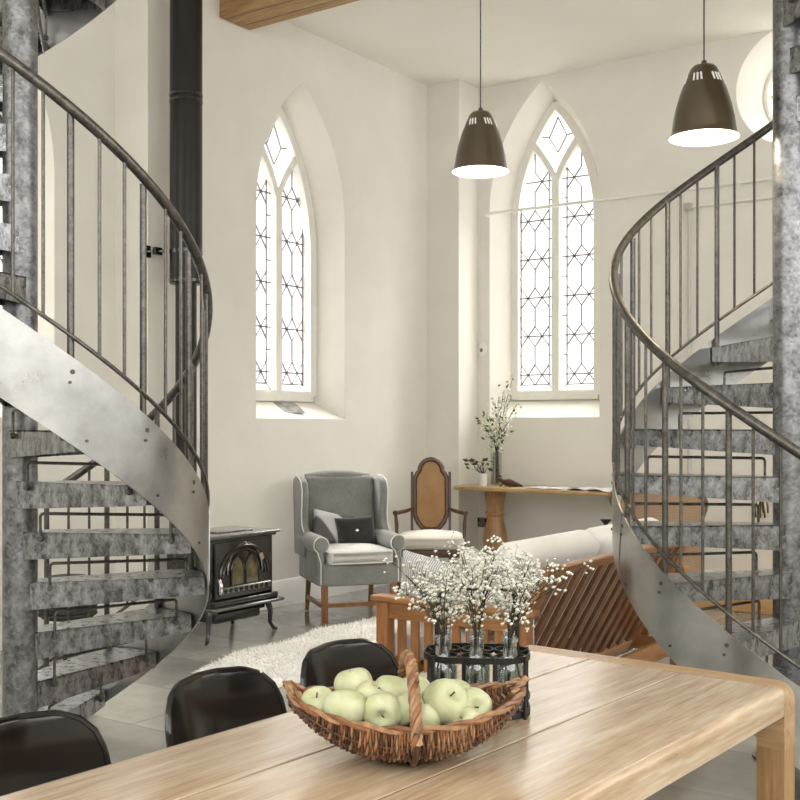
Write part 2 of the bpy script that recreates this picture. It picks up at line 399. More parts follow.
tag(MB().box((-1.25, 3.3, -0.05), (10.5, 12.6, 0.1), M_floor).build('floor', smooth=0), kind='structure')
tag(MB().box((-1.25, -3.1, 1.05), (10.5, 0.2, 2.1), M_wall).build('light_block_back', smooth=0), kind='structure')  # unseen low wall, added to keep low light from behind off the table legs
tag(MB().box((4.1, 3.3, 1.05), (0.2, 12.6, 2.1), M_wall).build('light_block_side', smooth=0), kind='structure')  # second unseen low wall, added to cut low light from the open side
def skirting(name, a, b, nx, ny):
    m = MB(); a = Vector((*a, 0)); b = Vector((*b, 0)); L = (b-a); ln = L.length; L.normalize(); n = Vector((nx, ny, 0))
    m.prism([(0, 0), (0.022, 0), (0.022, 0.17), (0.014, 0.185), (0.010, 0.20), (0, 0.205)], a, n, (0, 0, 1), L, ln, M_white)
    return tag(m.build(name, smooth=30), kind='structure')
skirting('baseboard_left', (XL, 5.25), (XL, YP), 1, 0)
skirting('baseboard_alcove', (XR0, -3.0), (XR0, 5.25), 1, 0)
skirting('baseboard_right', (-5.39, YB), (4.0, YB), 0, -1)
skirting('baseboard_pier', (XL, YP), (-5.39, YP), 0, -1)

def branch(w, h):
    r = (h*h+w*w/4)/w; za = h*0.70; return w/2-(r-math.sqrt(r*r-za*za)), za, h*0.34
def light_outline(w, spring, h, s):
    """one of the two lights under the arch (s=-1 left, +1 right): apex and outline limits as function of u"""
    r = (h*h+w*w/4)/w
    def top(u):   # limit height at u for the light on side s ; u measured from window centre
        uu = u*s  # 0..w/2
        if uu < 0 or uu > w/2: return spring
        main = math.sqrt(max(0, r*r-(uu+r-w/2)**2))
        ux, za, s0 = branch(w, h)
        br = s0+(za-s0)*(uu/ux)**(1/1.35) if uu < ux else 9
        return spring+min(main, br)
    return top
def make_window(k):
    side, c, A, B = WIN[k]; o, u, d = frame_of(side, c); w, sill, spring, h = B; r = (h*h+w*w/4)/w
    root = bpy.data.objects.new('window_%d' % k, None); COL.objects.link(root); root['kind'] = 'structure'
    root.location = o
    P = lambda a, z, t=0.0: u*a+Vector((0, 0, z))+d*(D+0.03+t)
    def bar(m, pts, wd, dp, mat):
        for i in range(len(pts)-1):
            if mat is M_stone: dp = dp+0.0007*(1+(i*7+len(m.v)//8)%5)
            p, q = Vector(pts[i]), Vector(pts[i+1]); t = (q-p); ln = t.length
            if ln < 1e-5: continue
            t.normalize(); s_ = Vector((t.y*-1, t.x, 0)); a_ = Vector((-t.y, t.x))
            e = wd*0.35 if ln > 0.02 else 0
            pp = [p-t*e*0-a_*wd/2, q-a_*wd/2, q+a_*wd/2, p+a_*wd/2]
            m.prism([(x.x, x.y) for x in pp], d*(D+0.03-dp/2), u, (0, 0, 1), d, dp, mat)
    def V2(l): return [Vector(p) for p in l]
    m = MB()
    bar(m, V2(arch(w-0.05, sill+0.025, spring, h*0.985, 16)+[(-w/2+0.025, sill+0.025)]), 0.08, 0.10, M_stone)
    bar(m, V2([(0, sill), (0, spring+h*0.36)]), 0.075, 0.12, M_stone)
    bar(m, V2([(-w/2, sill+0.03), (w/2, sill+0.03)]), 0.09, 0.12, M_stone)
    for s in (-1, 1):
        pts = []; i = 0
        amax = 0
        for i in range(15):
            ux, za, s0 = branch(w, h); t = i/14; pts.append((s*ux*t**1.35, spring+s0+(za-s0)*t))
        bar(m, V2(pts), 0.06, 0.10, M_stone)
    m.build('stone_tracery', root, 30)
    # panes: one for each light, one for the eye
    T = {s: light_outline(w, spring, h, s) for s in (-1, 1)}
    def seg(m, a, b): bar(m, [Vector(a), Vector(b)], 0.011, 0.010, M_lead)
    for s in (-1, 1):
        us = [w/2*i/16 for i in range(17)]
        poly = [(s*x, T[s](s*x)) for x in us]+[(s*w/2, sill+0.03), (0, sill+0.03)]
        g = MB().prism(poly, P(0, 0, 0.0)-Vector((0, 0, 0)), u, (0, 0, 1), d, 0.004, M_winglass).build('glass_pane', root, 0)
        m = MB(); lo, hi = 0.0375+0.055, w/2-0.03-0.045   # the field inside the border strips
        mid = (lo+hi)/2; sh = 0.065
        zb = sill+0.13
        def vline(x, z0): seg(m, (s*x, z0), (s*x, T[s](s*x)-0.02))
        vline(lo, zb); vline(hi, zb)
        seg(m, (s*lo, zb), (s*hi, zb)); seg(m, (s*0.04, sill+0.08), (s*lo, zb)); seg(m, (s*(w/2-0.03), sill+0.08), (s*hi, zb))
        pit = 0.365; a = 0.095; z = zb+a
        q = 0
        while z+a < T[s](s*lo)+0.12 and q < 9:
            lim = T[s](s*mid)-0.03
            for e0, e1 in ((lo, mid), (hi, mid)):
                for sg in (-1, 1):
                    if z+a < lim and z+a < T[s](s*e0)+0.03: seg(m, (s*e0, z-sg*a), (s*e1, z+sg*a))
            if z < T[s](s*lo): seg(m, (s*0.04, z), (s*(w/2-0.03), z))
            z2 = z+pit-a
            if z2 < lim and z+a < z2: seg(m, (s*mid, z+a), (s*mid, z2))
            zt = z+pit/2
            if zt < T[s](s*0.05): seg(m, (s*0.04, zt), (s*lo, zt))
            if zt < T[s](s*(w/2-0.04)): seg(m, (s*hi, zt), (s*(w/2-0.03), zt))
            z += pit; q += 1
        m.build('lead_came', g, 0)
    top = []
    ux, za, s0 = branch(w, h)
    for i in range(9): t = i/8; top.append((ux*t**1.35, spring+s0+(za-s0)*t))
    for i in range(9): uu = ux*(1-i/8); top.append((uu, spring+math.sqrt(max(0, r*r-(uu+r-w/2)**2))))
    poly = top+[(-x, z) for x, z in top[::-1]]
    g = MB().prism(poly, P(0, 0, 0), u, (0, 0, 1), d, 0.004, M_winglass).build('glass_pane', root, 0)
    m = MB(); zc = spring+h*0.74
    seg(m, (-0.09, zc-0.02), (0.0, zc-0.17)); seg(m, (0.09, zc-0.02), (0.0, zc-0.17)); seg(m, (-0.09, zc-0.02), (0, zc+0.16)); seg(m, (0.09, zc-0.02), (0, zc+0.16))
    seg(m, (-0.2, zc+0.0), (-0.09, zc-0.02)); seg(m, (0.2, zc), (0.09, zc-0.02))
    m.build('lead_came', g, 0)
for k in (1, 2, 3): make_window(k)
root = bpy.data.objects.new('window_4', None); COL.objects.link(root); root.location = (RC, YB+D+0.03, RZ); root['kind'] = 'structure'
m = MB(); m.tube([(0.34*math.cos(2*PI*i/48), 0, 0.34*math.sin(2*PI*i/48)) for i in range(48)], 0.03, M_stone, 8, closed=True)
m.tube([(0.14*math.cos(2*PI*i/32), 0, 0.14*math.sin(2*PI*i/32)) for i in range(32)], 0.018, M_stone, 8, closed=True)
for i in range(6):
    a = 2*PI*i/6; m.tube([(0.14*math.cos(a), 0, 0.14*math.sin(a)), (0.33*math.cos(a), 0, 0.33*math.sin(a))], 0.018, M_stone, 8)
m.build('stone_tracery', root)
MB().prism([(0.35*math.cos(2*PI*i/48), 0.35*math.sin(2*PI*i/48)) for i in range(48)], (0, 0.02, 0), (1, 0, 0), (0, 0, 1), (0, 1, 0), 0.004, M_winglass).build('glass_pane', root, 0)

m = MB(); m.rbox((-0.87, 6.105, H-0.1), (9.74, 0.33, 0.2), 0.012, M_beam, seg=2)
m.box((-0.87, 5.985, H-0.2005), (9.70, 0.004, 0.002), M_groove); m.box((-0.87, 6.16, H-0.2005), (9.70, 0.003, 0.002), M_groove)
tag(m.build('ceiling_beam'), 'heavy honey-brown timber beam crossing under the ceiling at the left wall', 'beam')
m = MB(); m.rbox((-1.6, 8.72, 0.0725), (3.0, 0.66, 0.145), 0.01, M_plat, seg=2); tag(m.build('wooden_platform'), 'low orange-brown timber platform along the right wall, behind the right staircase', 'platform')

# ------------------------------------------------------------------ spiral staircases
RS = 0.733; STEP = R(22.5)
def sp(al, r, z): return Vector((r*math.cos(al), r*math.sin(al), z))
def ztop(al): return -0.2*math.degrees(al)/22.5+0.035
NT = 20
AL0, AL1 = R(-18), R(-22.5*NT-23)
def make_stair():
    root = thing('spiral_staircase', 'galvanised spiral staircase on the left, its broad side plate sweeping in front of the treads', 'staircase')
    m = MB(); m.cyl((0, 0, 0.0), (0, 0, H), 0.067, M_galvd, 32)
    m.lathe([(0.15, 0.0), (0.15, 0.012), (0.075, 0.014)], (0, 0, 0), M_galvd, 32)
    m.build('column', root)
    # tread
    al = R(-23.4)
    li, lo = Vector((0.045, 0.052)), Vector((RS-0.012, 0.0))
    c, s = math.cos(al), math.sin(al)
    ti = Vector((0.045*c+0.052*s, 0.045*s-0.052*c)); to = Vector(((RS-0.012)*c, (RS-0.012)*s))
    m = MB(); T = 0.005
    def plate(a, b, ha, hb, inn):
        n_ = Vector((-(b-a).y, (b-a).x)).normalized()*inn*T
        vs = [(a.x, a.y, 0), (b.x, b.y, 0), (b.x, b.y, -hb), (a.x, a.y, -ha)]
        m.add(vs+[(x+n_.x, y+n_.y, z) for x, y, z in vs], [(0, 1, 2, 3), (7, 6, 5, 4), (0, 4, 5, 1), (1, 5, 6, 2), (2, 6, 7, 3), (3, 7, 4, 0)], M_tread)
    mo = Vector((math.cos(al/2), math.sin(al/2)))*(RS-0.010)
    m.prism([(li.x, li.y), (lo.x, lo.y), (mo.x, mo.y), (to.x, to.y), (ti.x, ti.y)], (0, 0, -T), (1, 0, 0), (0, 1, 0), (0, 0, 1), T, M_tread)
    plate(li, lo, 0.108, 0.072, -1); plate(ti, to, 0.108, 0.072, 1)
    m.prism([(lo.x, lo.y), (mo.x, mo.y), (to.x, to.y), (to.x*0.99, to.y*0.99), (mo.x*0.99, mo.y*0.99), (lo.x*0.99, lo.y*0.99)], (0, 0, -0.07), (1, 0, 0), (0, 1, 0), (0, 0, 1), 0.066, M_tread)
    tread = m.build('tread', root, 20, loc=(0, 0, 0.2), rot=-STEP)
    td = (to-ti).normalized(); tn = Vector((td.y, -td.x))*0.011
    h0 = ti+td*0.075+tn; h1 = to-td*0.075+tn
    m = MB(); pts = [(h0.x, h0.y, -0.035), (h0.x, h0.y, 0.060)]
    for q in range(1, 5):
        a = PI/2*q/4; p = h0+td*0.015*(1-math.cos(a)); pts.append((p.x, p.y, 0.060+0.015*math.sin(a)))
    for q in range(4, 0, -1):
        a = PI/2*q/4; p = h1-td*0.015*(1-math.cos(a)); pts.append((p.x, p.y, 0.060+0.015*math.sin(a)))
    pts += [(h1.x, h1.y, 0.060), (h1.x, h1.y, -0.035)]
    m.tube(pts, 0.0062, M_rail, 8)
    for p in (h0, h1): m.cyl((p.x-tn.x*0.8, p.y-tn.y*0.8, -0.022), (p.x+tn.x*0.9, p.y+tn.y*0.9, -0.022), 0.011, M_bolt, 8)
    m.build('guard_hoop', tread)
    for n in range(2, NT+1): dup(tread, loc=(0, 0, 0.2*n), rot=-STEP*n, parent=root)
    # stringer
    m = MB(); K = 260; th = 0.006; vs = []; fs = []
    for i in range(K):
        a = AL0+(AL1-AL0)*i/(K-1); zt = ztop(a); zb = max(0.0, zt-0.300)
        for r_, z_ in ((RS+th, zb), (RS+th, zt), (RS, zt), (RS, zb)): vs.append(sp(a, r_, z_))
    for i in range(K-1):
        for k in range(4): fs.append((i*4+k, i*4+(k+1) % 4, i*4+4+(k+1) % 4, i*4+4+k))
    fs += [(0, 1, 2, 3), tuple((K-1)*4+k for k in (3, 2, 1, 0))]
    m.add(vs, fs, M_galv)
    for n in range(1, NT+1):
        for (da, dz) in ((-2.5, -0.035), (-20.5, -0.035)):
            a = R(-22.5*n+da); z = 0.2*n+dz
            m.cyl(sp(a, RS+th-0.002, z), sp(a, RS+th+0.006, z), 0.0055, M_bolt, 8)
    for q in (115.0, 205.0, 300.0):     # sheet joints
        pts = []
        for i in range(2):
            a = R(-q-i*3.0); z0 = ztop(a)
            pts.append(sp(a, RS+th+0.0015, z0-0.003-i*0.294))
        m.tube(pts, 0.003, M_galv, 4)
    m.build('side_plate', root, 35)
    def helix(z, r, a0, a1, n=240): return [sp(a0+(a1-a0)*i/(n-1), r, ztop(a0+(a1-a0)*i/(n-1))+z) for i in range(n)]
    RR = RS+0.002
    m = MB(); m.tube(helix(0.845, RR, AL0, AL1), 0.0195, M_rail, 12); m.build('handrail', root)
    m = MB(); m.tube(helix(0.071, RR, AL0, AL1), 0.0075, M_rail, 8); m.build('lower_rail', root)
    k = 1; post = thin = None
    while -1.8-22.5*k > math.degrees(AL1):
        a = R(-1.8-22.5*k); z = ztop(a)
        if post is None:
            m = MB(); m.cyl((0, 0, -0.14), (0, 0, 0.835), 0.0122, M_rail, 12)
            m.cyl((0, 0, -0.05), (0.024, 0, -0.05), 0.009, M_bolt, 8)
            post = m.build('post', root, loc=sp(a, RR-0.018, z), rot=a)
        else: dup(post, loc=sp(a, RR-0.018, z), rot=a, parent=root)
        for f in (1, 2):
            b = a-STEP*f/3
            if b < AL1: continue
            if thin is None: thin = MB().cyl((0, 0, 0.07), (0, 0, 0.838), 0.0062, M_rail, 8).build('baluster', root, loc=sp(b, RR, ztop(b)), rot=b)
            else: dup(thin, loc=sp(b, RR, ztop(b)), rot=b, parent=root)
        k += 1
    return root
st = make_stair()
st.location = W(-1.5076, 4.405); st.rotation_euler = (0, 0, R(123.9)+YAW)
dup(st, loc=W(1.655, 4.72), rot=R(302.7)+YAW, label='galvanised spiral staircase on the right, its treads seen through the curving balusters')

# ------------------------------------------------------------------ dining table
AX = Vector((-0.619, -0.785)); AX.normalize()      # along the table, towards the viewpoint
TW, TL, TZ = 0.84, 2.35, 0.75
cA = Vector((0.369, 3.411)); bx = Vector((0.785, -0.619)).normalized()
cc = cA+AX*TL/2+bx*TW/2
tang = math.atan2(AX.y, AX.x)+YAW
tbl = thing('dining_table', 'long light oak dining table with rounded waterfall ends, carrying the apple basket', 'table', W(cc.x, cc.y), tang+PI)
# local frame: +x towards the far end, +y towards the chairs side
hb = TL/2-0.080
m = MB(); bw = TW/3
for i in range(3):
    y0 = -TW/2+bw*i; e0 = 0.0; g = 0.0026
    r = 0.018; prof = []
    lo, hi = y0+(g if i else 0), y0+bw-(g if i < 2 else 0)
    z0, z1 = TZ-0.072, TZ
    prof = [(lo, z0), (hi, z0)]
    if i == 2: prof += [(hi, z1-r)]+[(hi-r+r*math.cos(PI/2*q/5), z1-r+r*math.sin(PI/2*q/5)) for q in range(1, 6)]
    else: prof += [(hi, z1-0.002), (hi-0.002, z1)]
    if i == 0: prof += [(lo+r-r*math.sin(PI/2*q/5), z1-r+r*math.cos(PI/2*q/5)) for q in range(0, 6)]
    else: prof += [(lo+0.002, z1), (lo, z1-0.002)]
    m.prism(prof, (-hb+0.0015, 0, 0), (0, 1, 0), (0, 0, 1), (1, 0, 0), 2*hb-0.003, M_oak)
m.box((0, 0, TZ-0.0325), (2*hb, TW-0.06, 0.06), M_groove)
m.build('tabletop', tbl, 30)
def uband(x0, x1):
    """rounded end band: an upside-down U reaching a little down each leg"""
    m = MB(); r = 0.045; t = 0.072; low = TZ-0.16
    out = [(-TW/2, low), (-TW/2, TZ-r)]+[(-TW/2+r-r*math.cos(PI/2*q/6), TZ-r+r*math.sin(PI/2*q/6)) for q in range(1, 7)]
    out += [(TW/2-r+r*math.sin(PI/2*q/6), TZ-r+r*math.cos(PI/2*q/6)) for q in range(0, 7)]+[(TW/2, low)]
    inn = [(TW/2-t, low), (TW/2-t, TZ-t), (-TW/2+t, TZ-t), (-TW/2+t, low)]
    n = len(out); vs = []; fs = []
    # build as strips: outer profile points matched to inner profile
    def near(p):
        y, z = p
        yy = max(-TW/2+t, min(TW/2-t, y)); zz = min(z, TZ-t)
        if z > TZ-t-1e-6: zz = TZ-t
        return (yy, zz)
    ext = out[:2]+[(-TW/2, TZ-t)][:0]+out[2:]
    inner = []
    for p in ext:
        if p[1] <= TZ-t: inner.append((math.copysign(TW/2-t, p[0]), p[1]))
        else: inner.append((max(-TW/2+t, min(TW/2-t, p[0])), TZ-t))
    for x in (x0, x1):
        vs += [(x, y, z) for y, z in ext]+[(x, y, z) for y, z in inner]
    k = len(ext); N2 = 2*k
    for i in range(k-1):
        fs += [(i, i+1, k+i+1, k+i), (N2+i+1, N2+i, N2+k+i, N2+k+i+1), (i+1, i, N2+i, N2+i+1), (k+i, k+i+1, N2+k+i+1, N2+k+i)]
    fs += [(0, k, N2+k, N2), (k-1, N2+k-1, N2+2*k-1, 2*k-1)]
    m.add(vs, fs, M_oakend); return m
uband(hb+0.0015, TL/2).build('end_band', tbl, 30); uband(-TL/2, -hb-0.0015).build('end_band', tbl, 30)
for sx in (1, -1):
    for sy in (1, -1):
        m = MB(); m.box((sx*(TL/2-0.04), sy*(TW/2-0.036), (TZ-0.16)/2), (0.078, 0.072, TZ-0.16), M_oakleg); m.build('leg', tbl, 0)

# ------------------------------------------------------------------ black shell chairs along the table
def chair_shell():
    root = thing('dining_chair', 'x', 'chair', group='black moulded chairs beside the table')
    prof = [(0.21, 0.445, 0.175, 0.0), (0.17, 0.455, 0.205, 0.01), (0.08, 0.44, 0.215, 0.03), (-0.03, 0.432, 0.218, 0.045), (-0.12, 0.445, 0.22, 0.06),
            (-0.175, 0.50, 0.222, 0.075), (-0.20, 0.57, 0.225, 0.08), (-0.215, 0.64, 0.225, 0.078), (-0.225, 0.70, 0.220, 0.07), (-0.232, 0.74, 0.205, 0.06), (-0.237, 0.77, 0.175, 0.042), (-0.241, 0.787, 0.125, 0.02), (-0.243, 0.792, 0.04, 0.003)]
    def f(u, v):
        t = v*(len(prof)-1); i = min(int(t), len(prof)-2); q = t-i
        y, z, w, c = [prof[i][k]*(1-q)+prof[i+1][k]*q for k in range(4)]
        x = (u*2-1); k = x*x
        back = min(1, max(0, (z-0.44)/0.12)) if y < -0.05 else 0
        return (x*w*0.88, y+c*k*0.85*back, z+c*k*(1-back)*0.9)
    m = MB(); m.grid(f, 25, 49, M_gloss, 0.006); m.build('shell', root, 60)
    edge = [f(0, j/40) for j in range(41)]+[f(i/8, 1) for i in range(1, 9)]+[f(1, 1-j/40) for j in range(1, 41)]+[f(1-i/10, 0) for i in range(1, 10)]
    m = MB(); m.tube(edge, 0.0085, M_gloss, 8, closed=True); m.build('rim', root)
    m = MB(); m.box((0, 0.02, 0.415), (0.30, 0.26, 0.02), M_blackmetal); m.build('seat_frame', root)
    for sx in (-1, 1):
        for sy in (-1, 1):
            m = MB(); m.tube([(sx*0.14, 0.02+sy*0.12, 0.42), (sx*0.19, 0.01+sy*0.19, 0.0)], [0.012, 0.010], M_blackmetal, 10); m.build('leg', root)
    return root
ch = chair_shell()
# chairs face the table (local +y = direction of bx)
cang = math.atan2(bx.y, bx.x)+YAW-PI/2
def chair_pos(s, off=0.30):
    p = cA+AX*s-bx*off+bx*0.243
    return W(p.x, p.y)
ch.location = chair_pos(1.57); ch.rotation_euler = (0, 0, cang)
ch['label'] = 'glossy black moulded chair at the bottom left corner, nearest of the three'
dup(ch, chair_pos(1.00), cang+R(2), 'glossy black moulded chair left of the apple basket, middle one of three')
dup(ch, chair_pos(0.535), cang-R(2), 'glossy black moulded chair directly behind the apple basket, farthest of the three')

# ------------------------------------------------------------------ willow basket with apples
bk = thing('willow_basket', 'brown woven willow trug with a twisted hoop handle, full of apples on the dining table', 'basket', W(0.014, 2.255, TZ), YAW+R(5))
A_, B_ = 0.240, 0.148
def rimb(u): return B_*max(0.0, 1-abs(u)**2.3)**0.62
def rimh(u): return 0.088+0.040*u*u
def botz(u): return 0.006+0.112*abs(u)**2.4
def hull(u, v, off=0.0):
    b = rimb(u)+off; h = rimh(u); z0 = botz(u)-off
    a = v*PI/2
    y = b*math.copysign(abs(math.sin(a))**0.80, a); z = h-(h-z0)*abs(math.cos(a))**0.75
    return Vector((u*(A_+off*0), y, z))
m = MB(); NW = 92; NR = 10
mats = (M_wick, M_wick, M_wickl, M_wickd)
rb = random.Random(3)
for i in range(NW):
    u = -0.965+1.93*i/(NW-1); pts = []
    for j in range(41):
        v = -1+2*j/40
        off = 0.0030*math.cos(PI*((v+1)/2*NR)+(PI if i % 2 else 0))
        p = hull(u, v, off); p.x += 0.0008*math.sin(j*0.9+i)+0.006*math.cos(v*PI)*u; pts.append(p)
    m.tube(pts, 0.0027*(1+rb.uniform(-.12, .15)), rb.choice(mats) if i not in (0,) else M_wickd, 5)
m.grid(lambda u, v: hull(-0.97+1.94*u, -0.98+1.96*v, -0.0035), 49, 25, M_wickd)
m.build('woven_body', bk, 80, weld=False)
m = MB()
for k in range(NR+1):
    v = -1+2*k/NR
    if abs(v) > 0.97: continue
    m.tube([hull(-0.99+1.98*j/40, v) for j in range(41)], 0.003, M_wickd, 6)
m.build('ribs', bk)
m = MB()
loop = [Vector((A_*math.cos(t), 0, 0)) for t in [0]]
P = []
for j in range(97):
    t = 2*PI*j/96; u = math.cos(t)*0.995; P.append(Vector((u*A_, math.copysign(rimb(u), math.sin(t)) if abs(math.sin(t)) > 1e-6 else 0, rimh(u)+0.002)))
for s in range(2):      # two rods wound along the rim
    q = []
    for j, p in enumerate(P[:-1]):
        a = j*2.0*PI/8+s*PI; q.append(p+Vector((0, math.cos(a)*0.0045, math.sin(a)*0.0045)))
    m.tube(q, 0.0052, M_wick if s else M_wickl, 6, closed=True)
m.build('rim', bk)
def rope(m, path, R0, r, strands, turns, mats_):
    path = [Vector(p) for p in path]; L = len(path); up = Vector((1, 0, 0))
    for s in range(strands):
        q = []
        for i, p in enumerate(path):
            t = (path[min(i+1, L-1)]-path[max(i-1, 0)]).normalized(); a = (up-t*up.dot(t)).normalized(); b = t.cross(a)
            an = 2*PI*(turns*i/(L-1)+s/strands); q.append(p+a*math.cos(an)*R0+b*math.sin(an)*R0)
        m.tube(q, r, mats_[s % len(mats_)], 6)
m = MB(); path = []
for j in range(61):
    t = PI*j/60; path.append((0.004, -(B_+0.004)*math.cos(t)*(1.0-0.10*math.sin(t)), 0.062+0.136*math.sin(t)**0.85))
rope(m, path, 0.0075, 0.0055, 5, 5, (M_wickl, M_wick))
m.build('handle', bk)
m = MB()
for s in (-1, 1):
    m = MB(); m.tube([hull(0.015, s*v, 0.007) for v in [1-0.1*i for i in range(9)]], 0.007, M_wickd, 6); m.tube([(0.0+0.012*math.cos(a), s*(B_+0.003), 0.08+0.012*math.sin(a)) for a in [2*PI*i/10 for i in range(10)]], 0.004, M_wick, 5, closed=True)
    m.build('handle_binding', bk)
for s in (-1, 1):
    m = MB(); pp = [(s*(A_-0.030), -0.03, 0.125), (s*(A_-0.012), -0.015, 0.138), (s*(A_+0.006), 0.0, 0.150), (s*(A_-0.004), 0.012, 0.146), (s*(A_-0.028), 0.03, 0.130)]
    rope(m, [Vector(pp[0])*(1-t)+Vector(pp[1])*t for t in (0, .5)]+[Vector(pp[1])*(1-t)+Vector(pp[2])*t for t in (0, .5)]+[Vector(pp[2])*(1-t)+Vector(pp[3])*t for t in (0, .5)]+[Vector(pp[3])*(1-t)+Vector(pp[4])*t for t in (0, .5, 1)], 0.004, 0.0042, 3, 2, (M_wickl, M_wick))
    m.build('end_loop', bk)
# apples
def make_apple():
    root = thing('apple', 'x', 'apple', group='green apples in the basket')
    prof = []
    for i in range(21):
        t = PI*i/20; r = 0.0385*math.sin(t)**0.86*(1+0.05*math.cos(t)); z = 0.034*math.cos(t)
        dip = 0.016*math.exp(-(r/0.013)**2); z += -dip if t < PI/2 else dip*0.55
        prof.append((max(r, 0.0001), z))
    m = MB(); m.lathe(prof, (0, 0, 0), M_apple, 28, cap=False); b = m.build('flesh', root, 60)
    for v in b.data.vertices:
        a = math.atan2(v.co.y, v.co.x); v.co.x *= 1+0.018*math.cos(5*a+1)*1.0; v.co.y *= 1+0.018*math.cos(5*a+1)
        v.co.z *= 1+0.03*math.sin(a)
    MB().tube([(0, 0, 0.016), (0.001, 0, 0.022), (0.003, 0.001, 0.028)], [0.0016, 0.0012, 0.0016], M_stem, 6).build('stem', root)
    m = MB()
    for i in range(5):
        a = 2*PI*i/5; m.tube([(0.002*math.cos(a), 0.002*math.sin(a), -0.022), (0.006*math.cos(a), 0.006*math.sin(a), -0.031)], [0.0022, 0.0006], M_stem, 4)
    m.build('calyx', root)
    return root
ap = make_apple()
# (x, y, z above table, tiltx, tilty, scale, label) in basket coordinates
AP = [(-0.180, -0.030, 0.118, 20, -10, .95, 'pale green apple at the far left end of the basket'),
      (-0.150, -0.045, 0.100, 40, 0, .80, 'pale green apple low on the left, half hidden under two others'),
      (-0.128, -0.070, 0.120, 15, 15, 1.08, 'large pale green apple at the front left of the basket'),
      (-0.108, 0.020, 0.146, 10, 5, .98, 'pale green apple topmost at the back left of the basket'),
      (-0.074, -0.018, 0.129, -30, 20, .88, 'pale green apple wedged in the middle of the left half'),
      (-0.056, -0.082, 0.116, 98, 5, .95, 'pale green apple at the front showing its dark calyx'),
      (-0.030, 0.010, 0.130, 5, 25, 1.0, 'pale green apple left of and behind the basket handle'),
      (-0.005, -0.066, 0.112, 25, 30, .9, 'pale green apple partly behind the front of the handle'),
      (0.028, -0.080, 0.100, 30, 0, .8, 'pale green apple low to the right of the handle front'),
      (0.018, 0.044, 0.120, 20, 0, .95, 'pale green apple at the back just right of the handle'),
      (0.072, -0.058, 0.125, 42, 10, 1.15, 'large pale green apple with a dark stem, right of the handle'),
      (0.100, 0.012, 0.120, 10, 30, .95, 'pale green apple behind the large stemmed one'),
      (0.128, -0.048, 0.112, 70, 40, .95, 'pale green apple near the right end of the basket'),
      (0.108, -0.090, 0.092, 20, 40, .78, 'pale green apple lowest at the front right of the basket'),
      (-0.090, 0.075, 0.105, 0, 0, .9, 'pale green apple against the back rim, left half'),
      (0.060, 0.075, 0.100, 0, 0, .9, 'pale green apple against the back rim, right half')]
bmw = Matrix.Translation(W(0.014, 2.255, TZ)) @ Matrix.Rotation(YAW+R(5), 4, 'Z')
for i, (x, y, z, tx, ty, s, lb) in enumerate(AP):
    o = ap if i == 0 else dup(ap)
    o.location = bmw @ Vector((x, y, z-0.006)); o.rotation_euler = (R(tx), R(ty), YAW+i*1.3 if tx < 60 else YAW); o.scale = (s*1.06,)*3
    o['label'] = lb

# ------------------------------------------------------------------ wire bottle rack, bottles and gypsophila
rkc = (0.180, 2.60)
rk = thing('bottle_rack', 'black wire bottle carrier behind the apple basket, holding six small glass bottles', 'rack', W(*rkc, TZ), YAW-R(6))
hx, hy, rc = 0.122, 0.085, 0.07
def rrect(hx, hy, r, z, n=6):
    pts = []
    for cx, cy, a0 in ((hx-r, hy-r, 0), (-hx+r, hy-r, 90), (-hx+r, -hy+r, 180), (hx-r, -hy+r, 270)):
        for i in range(n+1): a = R(a0+90*i/n); pts.append((cx+r*math.cos(a), cy+r*math.sin(a), z))
    return pts
def strap(m, pts, hh, t, mat, closed=True):
    n = len(pts)
    for i in range(n if closed else n-1):
        a, b = Vector(pts[i]), Vector(pts[(i+1) % n]); d = (b-a); L = d.length; an = math.atan2(d.y, d.x)
        m.box((a+b)/2, (L+t*0.6, t, hh), mat, rz(an))
m = MB(); strap(m, rrect(hx, hy, rc, 0.135), 0.014, 0.004, M_blackmetal)
SP = [(-0.078, -0.042), (0.0, -0.042), (0.078, -0.042), (-0.078, 0.042), (0.0, 0.042), (0.078, 0.042)]
for x, y in SP: strap(m, [(x+0.037*math.cos(2*PI*i/20), y+0.037*math.sin(2*PI*i/20), 0.135) for i in range(20)], 0.008, 0.0035, M_blackmetal)
m.build('top_ring', rk, 30)
m = MB(); strap(m, rrect(hx, hy, rc, 0.010), 0.014, 0.004, M_blackmetal); strap(m, rrect(hx, hy, rc, 0.042), 0.006, 0.004, M_blackmetal)
for y in (-0.042, 0.042): m.box((0, y, 0.006), (0.24, 0.012, 0.004), M_blackmetal)
for x in (-0.078, 0, 0.078): m.box((x, 0, 0.006), (0.012, 0.168, 0.004), M_blackmetal)
m.build('base', rk, 30)
for x, y in ((-0.098, -0.078), (-0.026, -hy), (0.044, -hy), (0.112, -0.062), (-0.116, 0.05), (-0.03, hy), (0.05, hy), (0.116, 0.05)):
    MB().box((x, y, 0.0715), (0.009, 0.006, 0.143), M_blackmetal, rz(math.atan2(y, x)+PI/2)).build('upright', rk, 0)
m = MB(); m.tube([(0.094, 0, 0.0), (0.094, 0, 0.22), (0.092, 0, 0.25), (0.086, 0, 0.272), (0.074, 0, 0.285), (-0.074, 0, 0.285), (-0.086, 0, 0.272), (-0.092, 0, 0.25), (-0.094, 0, 0.22), (-0.094, 0, 0.0)], [0.0055]*3+[0.0045, 0.003, 0.003, 0.0045]+[0.0055]*3, M_blackmetal, 8)
m.build('handle', rk)
